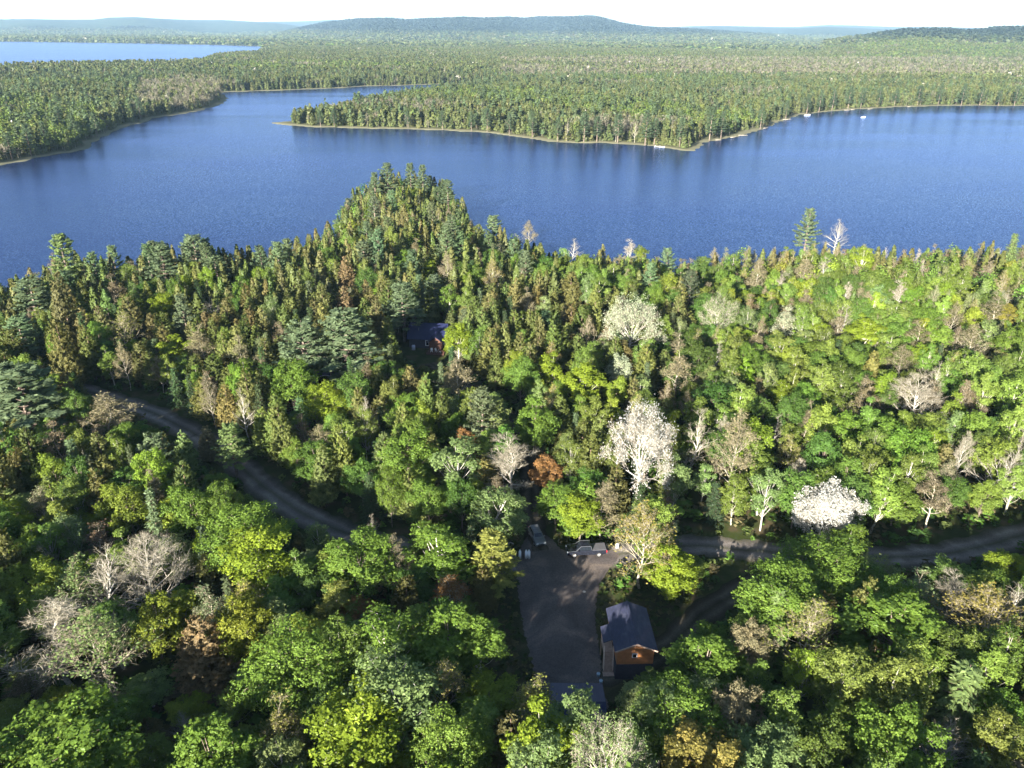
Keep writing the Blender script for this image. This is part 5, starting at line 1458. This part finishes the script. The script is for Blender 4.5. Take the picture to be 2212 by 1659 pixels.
# ---- lower shed with blue metal roof
def shed():
    z0 = 3.0
    A = hit(1203, 1482, 5 + z0); B = hit(1297, 1482, 5 + z0); C = hit(1310, 1562, 5 + z0 - .1)
    W = (B - A).length; c = hit(1250, 1524, 5 + z0)
    depth = abs(A.y - hit(1250, 1562, 5 + z0).y)
    t = thing('shed', 'shed with a plain dark blue metal roof half hidden by the lowest trees', 'shed', (c.x, c.y, 5.0), 0)
    hw = W / 2 + .5; hd = depth / 2 + .9
    for (sy) in (1, -1):
        pts = [(-hw, 0, z0 + .5), (-hw, sy * hd, z0 - .3), (hw, sy * hd, z0 - .3), (hw, 0, z0 + .5)]
        if sy > 0: pts = pts[::-1]
        MB().slab(pts, .06).build('roof_slope', METR, t)
    mb = MB()
    for k in range(14):
        x = -hw + .1 + k * (2 * hw - .2) / 13
        for sy in (1, -1): mb.beam((x, .05 * sy, z0 + .57), (x, sy * (hd - .02), z0 - .215), .035, .04)
    mb.build('roof_rib', METR, t)
    MB().box((0, -hd + .4, 1.3), (2 * hw - .7, .1, 2.6)).box((0, hd - .4, 1.3), (2 * hw - .7, .1, 2.6)).build('long_wall', DARKW, t)
    for s in (-1, 1):
        MB().prism([(-hd + .46, 0), (hd - .46, 0), (hd - .46, 2.7), (0, z0 + .42), (-hd + .46, 2.7)], -.05, .05).build('end_wall', DARKW, t)
        o = [o for o in t.children if o.name.startswith('end_wall')][-1]; o.rotation_euler = (0, 0, math.pi / 2); o.location = (s * (hw - .4), 0, 0)
    d = MB().box((0, -hd + .33, 1.0), (2.2, .06, 2.0)).build('door', DARKW, t)
    MB().sphere((.9, -hd + .27, 1.0), .05).build('handle', CHROME, d)
shed()

# ---- cabin in the wood
def cabin():
    c = hit(922, 752, 5.0)
    t = thing('cabin', 'dark roofed cabin with a white framed window and red brown deck, deep in the wood', 'cabin', (c.x, c.y, 5.0), R(-6))
    W, Dp, ZW, ZR = 8.6, 6.4, 2.5, 5.2
    MB().box((0, Dp / 2, ZW / 2), (W, Dp, ZW)).build('wall', DARKW, t)
    for s in (-1, 1):
        o = MB().prism([(-Dp / 2, ZW + .001), (Dp / 2, ZW + .001), (0, ZR - .15)], -.06, .06).build('gable', DARKW, t); o.rotation_euler = (0, 0, math.pi / 2); o.location = (s * (W / 2 - .08), Dp / 2, 0)
    ov = .5
    zz = ZW - .25
    MB().slab([(W / 2 + ov, Dp / 2, ZR - .02), (-W / 2 - ov, Dp / 2, ZR - .02), (-W / 2 - ov, -ov, zz), (W / 2 + ov, -ov, zz)], .12).build('roof_slope', METR, t)
    MB().slab([(-W / 2 - ov, Dp / 2, ZR), (W / 2 + ov, Dp / 2, ZR), (W / 2 + ov, Dp + ov, zz), (-W / 2 - ov, Dp + ov, zz)], .12).build('roof_slope', METR, t)
    # cross wing on the right reaching towards the yard
    x0, x1, y0 = 1.1, 4.4, -2.4
    MB().box(((x0 + x1) / 2, y0 / 2, 1.2), (x1 - x0, -y0 - .02, 2.4)).build('wing_wall', REDW, t)
    xm = (x0 + x1) / 2
    for s in (-1, 1):
        pts = [(xm, y0 - .4, 3.9), (xm + s * 2.1, y0 - .4, 2.3), (xm + s * 2.1, 1.2, 2.3), (xm, 2.6, 3.9)]
        if s < 0: pts = pts[::-1]
        MB().slab(pts, .1).build('wing_roof', METR, t)
    MB().prism([(x0, 2.4), (x1, 2.4), (xm, 3.8)], y0, y0 + .1).build('wing_gable', REDW, t)
    MB().beam((xm - 2.15, 1.1, 2.45), (xm, 2.6, 4.0), .3, .05).build('valley_flashing', simple('grey_flashing', (.25, .25, .27), .5, .3), t)
    w = MB().box((.2, -.04, 1.35), (1.0, .08, 1.5)).build('window', TRIM, t)
    MB().box((.2, -.09, 1.35), (.62, .04, 1.1)).build('pane', GLASS, w)
    MB().box((2.9, -3.6, .35), (4.2, 2.2, .12)).build('deck', REDW, t)
    mb = MB()
    for k in range(5): mb.box((.85 + k * 1.02, -4.66, .85), (.09, .09, 1.0))
    mb.beam((.8, -4.66, 1.36), (5.0, -4.66, 1.36), .1, .06); mb.build('deck_railing', REDW, t)
    MB().cyl((-2.2, 1.4, 4.0), .12, 1.0).build('stove_pipe', CHROME, t)
    # things around it
    p = t.matrix_basis @ Vector((-2.9, -1.5, 0))
    t3 = thing('water_tank', 'pale rounded tank standing left of the cabin window', 'tank', (p.x, p.y, 5.03), 0)
    MB().cyl((0, 0, .55), .42, 1.0, seg=24).sphere((0, 0, 1.05), .42, (1, 1, .45)).build('tank_shell', simple('pale_plastic', (.45, .45, .55), .5), t3, True)
    MB().cyl((0, 0, 1.27), .12, .08).build('cap', PLAST, t3)
    for k, (x, y) in enumerate(((1.9, -3.4), (3.0, -3.2), (3.9, -3.7))):
        p = t.matrix_basis @ Vector((x, y, .41))
        a = thing('deck_chair', ('leftmost', 'middle', 'rightmost')[k] + ' pale chair on the cabin deck', 'chair', (p.x, p.y, 5.41), k * .9, 'chairs on the cabin deck')
        WD = TRIM
        MB().box((0, 0, .38), (.5, .5, .05)).build('seat', WD, a)
        MB().box((0, .24, .68), (.5, .05, .6), Matrix.Rotation(-.25, 4, 'X')).build('backrest', WD, a)
        for sx in (-.21, .21):
            for sy in (-.2, .2): MB().box((sx, sy, .19), (.05, .05, .36)).build('leg', WD, a)
cabin()

# ---- tarp shelter and post left of the massive pine
p = hit(702, 828, 5.0)
t = thing('tarp_shelter', 'dark arched shelter with a pale front hoop in the shade left of the cabin', 'shelter', (p.x, p.y, 5.0), .25)
mb = MB(); n = 12
pr = [(2.2 * math.cos(math.pi * k / n), 1.9 * math.sin(math.pi * k / n)) for k in range(n + 1)]
inn = [(x * .97, z * .97) for x, z in pr][::-1]
mb.prism(pr + inn, 0, 4.0).build('cover', DARKW, t)
mb = MB()
for k in range(n): mb.beam((pr[k][0], -.04, pr[k][1]), (pr[k + 1][0], -.04, pr[k + 1][1]), .10, .10)
mb.build('hoop', simple('pale_pipe', (.5, .5, .5), .5), t)
p = hit(717, 832, 5.0)
t = thing('wooden_post', 'thin pale post with a crosspiece beside the arched shelter', 'post', (p.x, p.y, 5.0))
MB().box((0, 0, 1.9), (.2, .2, 3.8)).build('shaft', DECK, t); MB().box((0, 0, 3.7), (.8, .12, .25)).build('crosspiece', TRIM, t)

# ---- boats and docks on the far shore
def boat(x, y, rz, label, L=5.0, person=True):
    p = hit(x, y, 0)
    t = thing('motorboat', label, 'boat', (p.x, p.y, .05), rz)
    lo = [(-L / 2, -.6, -.05), (L * .3, -.55, -.05), (L * .3, .55, -.05), (-L / 2, .6, -.05)]; hi = [(-L / 2, -.9, .65), (L * .32, -.85, .75), (L * .32, .85, .75), (-L / 2, .9, .65)]
    mb = MB().hexa(lo, hi)
    mb.hexa([(L * .3, -.55, -.05), (L * .46, -.05, .1), (L * .46, .05, .1), (L * .3, .55, -.05)], [(L * .322, -.85, .75), (L * .56, -.06, .95), (L * .56, .06, .95), (L * .322, .85, .75)])
    mb.build('hull', WHITE, t)
    MB().box((L * .1, 0, .95), (.5, .9, .5)).build('console', WHITE, t)
    MB().slab([(L * .25, -.6, 1.0), (L * .25, .6, 1.0), (L * .17, .55, 1.6), (L * .17, -.55, 1.6)], .03).build('windshield', GLASS, t)
    MB().box((-L / 2 - .2, 0, .75), (.4, .35, .7), bevel=.05).build('outboard_motor', PLAST, t)
    MB().box((-L * .2, 0, .78), (.5, 1.3, .16)).build('seat', TRIM, t)
    return t
boat(1865, 254, .3, 'small white motorboat alone on the water off the right far shore')
boat(1744, 249.5, .15, 'white boat lying along the shore of the far bay', 6.5)
p = hit(1425, 318.5, 0)
t = thing('dock', 'small white dock at the near shore of the peninsula', 'dock', (p.x, p.y, 0), -.5)
MB().box((0, 0, .45), (7.5, 1.7, .12)).build('deck', WHITE, t)
for x in (-3.4, 0, 3.4):
    for y in (-.7, .7): MB().cyl((x, y, .1), .09, 1.9).build('post', TRIM, t)
# pale drift logs on far shore
LOGM = simple('bleached_log', (.30, .27, .23), .8)
dl = [(1585, 297), (1605, 293), (1655, 277), (1830, 238.5), (1842, 237.5), (1880, 236), (1965, 231), (1552, 303), (1700, 259)]
for i, (x, y) in enumerate(dl):
    p = hit(x, y, .4); rr = random.Random(i)
    t = thing('driftwood_log', '', 'log', (p.x, p.y, .62), rr.uniform(-.5, .5) + .2, 'bleached logs along the far shore')
    L = rr.uniform(4, 8)
    MB().cyl((0, 0, 0), .24, L, 'X', 10, r2=.12).build('stem', LOGM, t, True)
    MB().beam((L * .2, 0, 0), (L * .4, .7, 1.0), .1).beam((0, 0, 0), (-.5, -.6, .9), .09).build('branch_stub', LOGM, t)
    t['_d'] = i
ords = ['first', 'second', 'third', 'fourth', 'fifth', 'sixth', 'seventh', 'eighth', 'ninth', 'tenth', 'eleventh', 'twelfth', 'thirteenth', 'fourteenth', 'fifteenth']
lg = sorted([o for o in COL.objects if '_d' in o.keys()], key=lambda o: proj(o.location)[0])
for i, o in enumerate(lg):
    o['label'] = 'bleached drift log on the far shoreline, %s from the left along it' % ords[i]; del o['_d']

undergrowth()
# ------------------------------------------------------------------ labels for the wood
LM = [(r['u'], r['v'], r['ref']) for r in TREES if r['ref']]
LM += [(1160, 1160, 'the silver parked car'), (1265, 1195, 'the black pickup truck'), (1365, 1350, 'the shingled garage'), (1250, 1520, 'the lower blue roof'), (918, 740, 'the dark cabin'),
       (702, 815, 'the arched shelter'), (240, 855, 'the upper left road end'), (520, 990, 'the left road bend'), (640, 1090, 'the lower left road'), (1600, 1180, 'the right hand road'), (2100, 1190, 'the road at the right edge'),
       (1425, 315, 'the white far dock'), (1865, 250, 'the small motorboat'), (1744, 248, 'the white shore boat'), (600, 262, 'the grassy spit'), (1500, 318, 'the peninsula corner'), (320, 262, 'the left shore bend')]
ORD = ['', 'second', 'third', 'fourth', 'fifth', 'sixth', 'seventh', 'eighth', 'ninth', 'tenth', 'eleventh', 'twelfth', 'thirteenth', 'fourteenth', 'fifteenth', 'sixteenth', 'seventeenth', 'eighteenth']
buckets = {}
for r in TREES:
    if r['label']: continue
    best = None
    for (u, v, ref) in LM:
        du, dv = r['u'] - u, (r['v'] - v) * 1.25
        d = math.hypot(du, dv)
        if d < 6: continue
        if best is None or d < best[0]:
            dirn = ('right of' if du > 0 else 'left of') if abs(du) > abs(dv) else ('below' if dv > 0 else 'above')
            best = (d, dirn, ref)
    buckets.setdefault((r['kind'], best[1], best[2]), []).append((best[0], r))
WORD = dict(cedar='cedar', spruce='spruce', pine='white pine', maple='maple', aspen='aspen', birch='birch', budding='budding tree', bare='bare tree', flowering='flowering tree')
TN = dict(redbrown='reddish brown', blossom='white', olive='olive', green='mid green', rust='rust red', yellow='yellowish', lime='lime green', sage='sage green', tan='tan', brown='brown', gold='golden', silver='silvery', grey='grey')
for (kind, dirn, ref), L in buckets.items():
    L.sort(key=lambda t: t[0])
    for i, (d, r) in enumerate(L):
        size = 'tall' if r['h'] > 11.5 else ('small' if r['h'] < 7.5 else 'mid sized')
        tone = TN.get(r['tone'], r['tone'])
        if i == 0: r['label'] = '%s %s %s closest %s %s' % (size, tone, WORD[kind], dirn, ref)
        else: r['label'] = '%s %s %s, %s closest %s %s' % (size, tone, WORD[kind], ORD[min(i, 17)], dirn, ref)
for r in TREES:
    r['o']['label'] = r['label']
    if r['far']: r['o']['group'] = 'single trees standing out on the far shores'

# ------------------------------------------------------------------ haze, sky, sun
def haze():
    me = bpy.data.meshes.new('haze')
    x0, x1, y0, y1, z0, z1 = -24000, 24000, -24000, 24500, -4.2, 420
    v = [(x0, y0, z0), (x1, y0, z0), (x1, y1, z0), (x0, y1, z0), (x0, y0, z1), (x1, y0, z1), (x1, y1, z1), (x0, y1, z1)]
    me.from_pydata(v, [], [(3, 2, 1, 0), (4, 5, 6, 7), (0, 1, 5, 4), (1, 2, 6, 5), (2, 3, 7, 6), (3, 0, 4, 7)])
    m, nt, out = new_mat('haze')
    pv = N(nt, 'ShaderNodeVolumePrincipled'); pv.inputs['Color'].default_value = (.43, .68, 1.0, 1); pv.inputs['Density'].default_value = HAZE
    pv.inputs['Anisotropy'].default_value = 0.0
    nt.links.new(pv.outputs['Volume'], out.inputs['Volume'])
    me.materials.append(m)
    o = bpy.data.objects.new('haze', me); COL.objects.link(o); o['kind'] = 'stuff'; o['label'] = 'thin blue haze over lake and hills'; o['category'] = 'haze'
HAZE = 4.0e-5
haze()

d = ray(1880, 640)           # the point opposite the sun, where the wood shows no shadow
sd = -Vector(d).normalized()  # towards the sun
elev = math.asin(sd.z); az = math.atan2(sd.x, sd.y)
print('SUN elev', math.degrees(elev), 'az', math.degrees(az))
sun = bpy.data.lights.new('sun', 'SUN'); sun.energy = 5.0; sun.angle = R(.5); sun.color = (1.0, .925, .80)
so = bpy.data.objects.new('sun', sun); COL.objects.link(so)
so.rotation_euler = (-sd).to_track_quat('-Z', 'Y').to_euler(); so.location = (0, 0, 300)
w = bpy.data.worlds.new('World'); scene.world = w; w.use_nodes = True
nt = w.node_tree; nt.nodes.clear()
out = N(nt, 'ShaderNodeOutputWorld'); bg = N(nt, 'ShaderNodeBackground'); bg.inputs['Strength'].default_value = .043
sky = N(nt, 'ShaderNodeTexSky', sky_type='NISHITA'); sky.sun_disc = False; sky.sun_elevation = elev; sky.sun_rotation = az
sky.air_density = 1.0; sky.dust_density = .6; sky.ozone_density = 1.5; sky.altitude = 100
nt.links.new(sky.outputs['Color'], bg.inputs['Color']); nt.links.new(bg.outputs['Background'], out.inputs['Surface'])

scene.view_settings.view_transform = 'Standard'; scene.view_settings.look = 'None'
scene.view_settings.exposure = 2.52; scene.view_settings.gamma = 1; scene.view_settings.use_curve_mapping = False
scene.cycles.max_bounces = 5; scene.cycles.diffuse_bounces = 3; scene.cycles.glossy_bounces = 2; scene.cycles.transmission_bounces = 3
scene.cycles.volume_bounces = 0; scene.cycles.use_fast_gi = False
scene.cycles.caustics_reflective = False; scene.cycles.caustics_refractive = False
scene.cycles.use_denoising = True
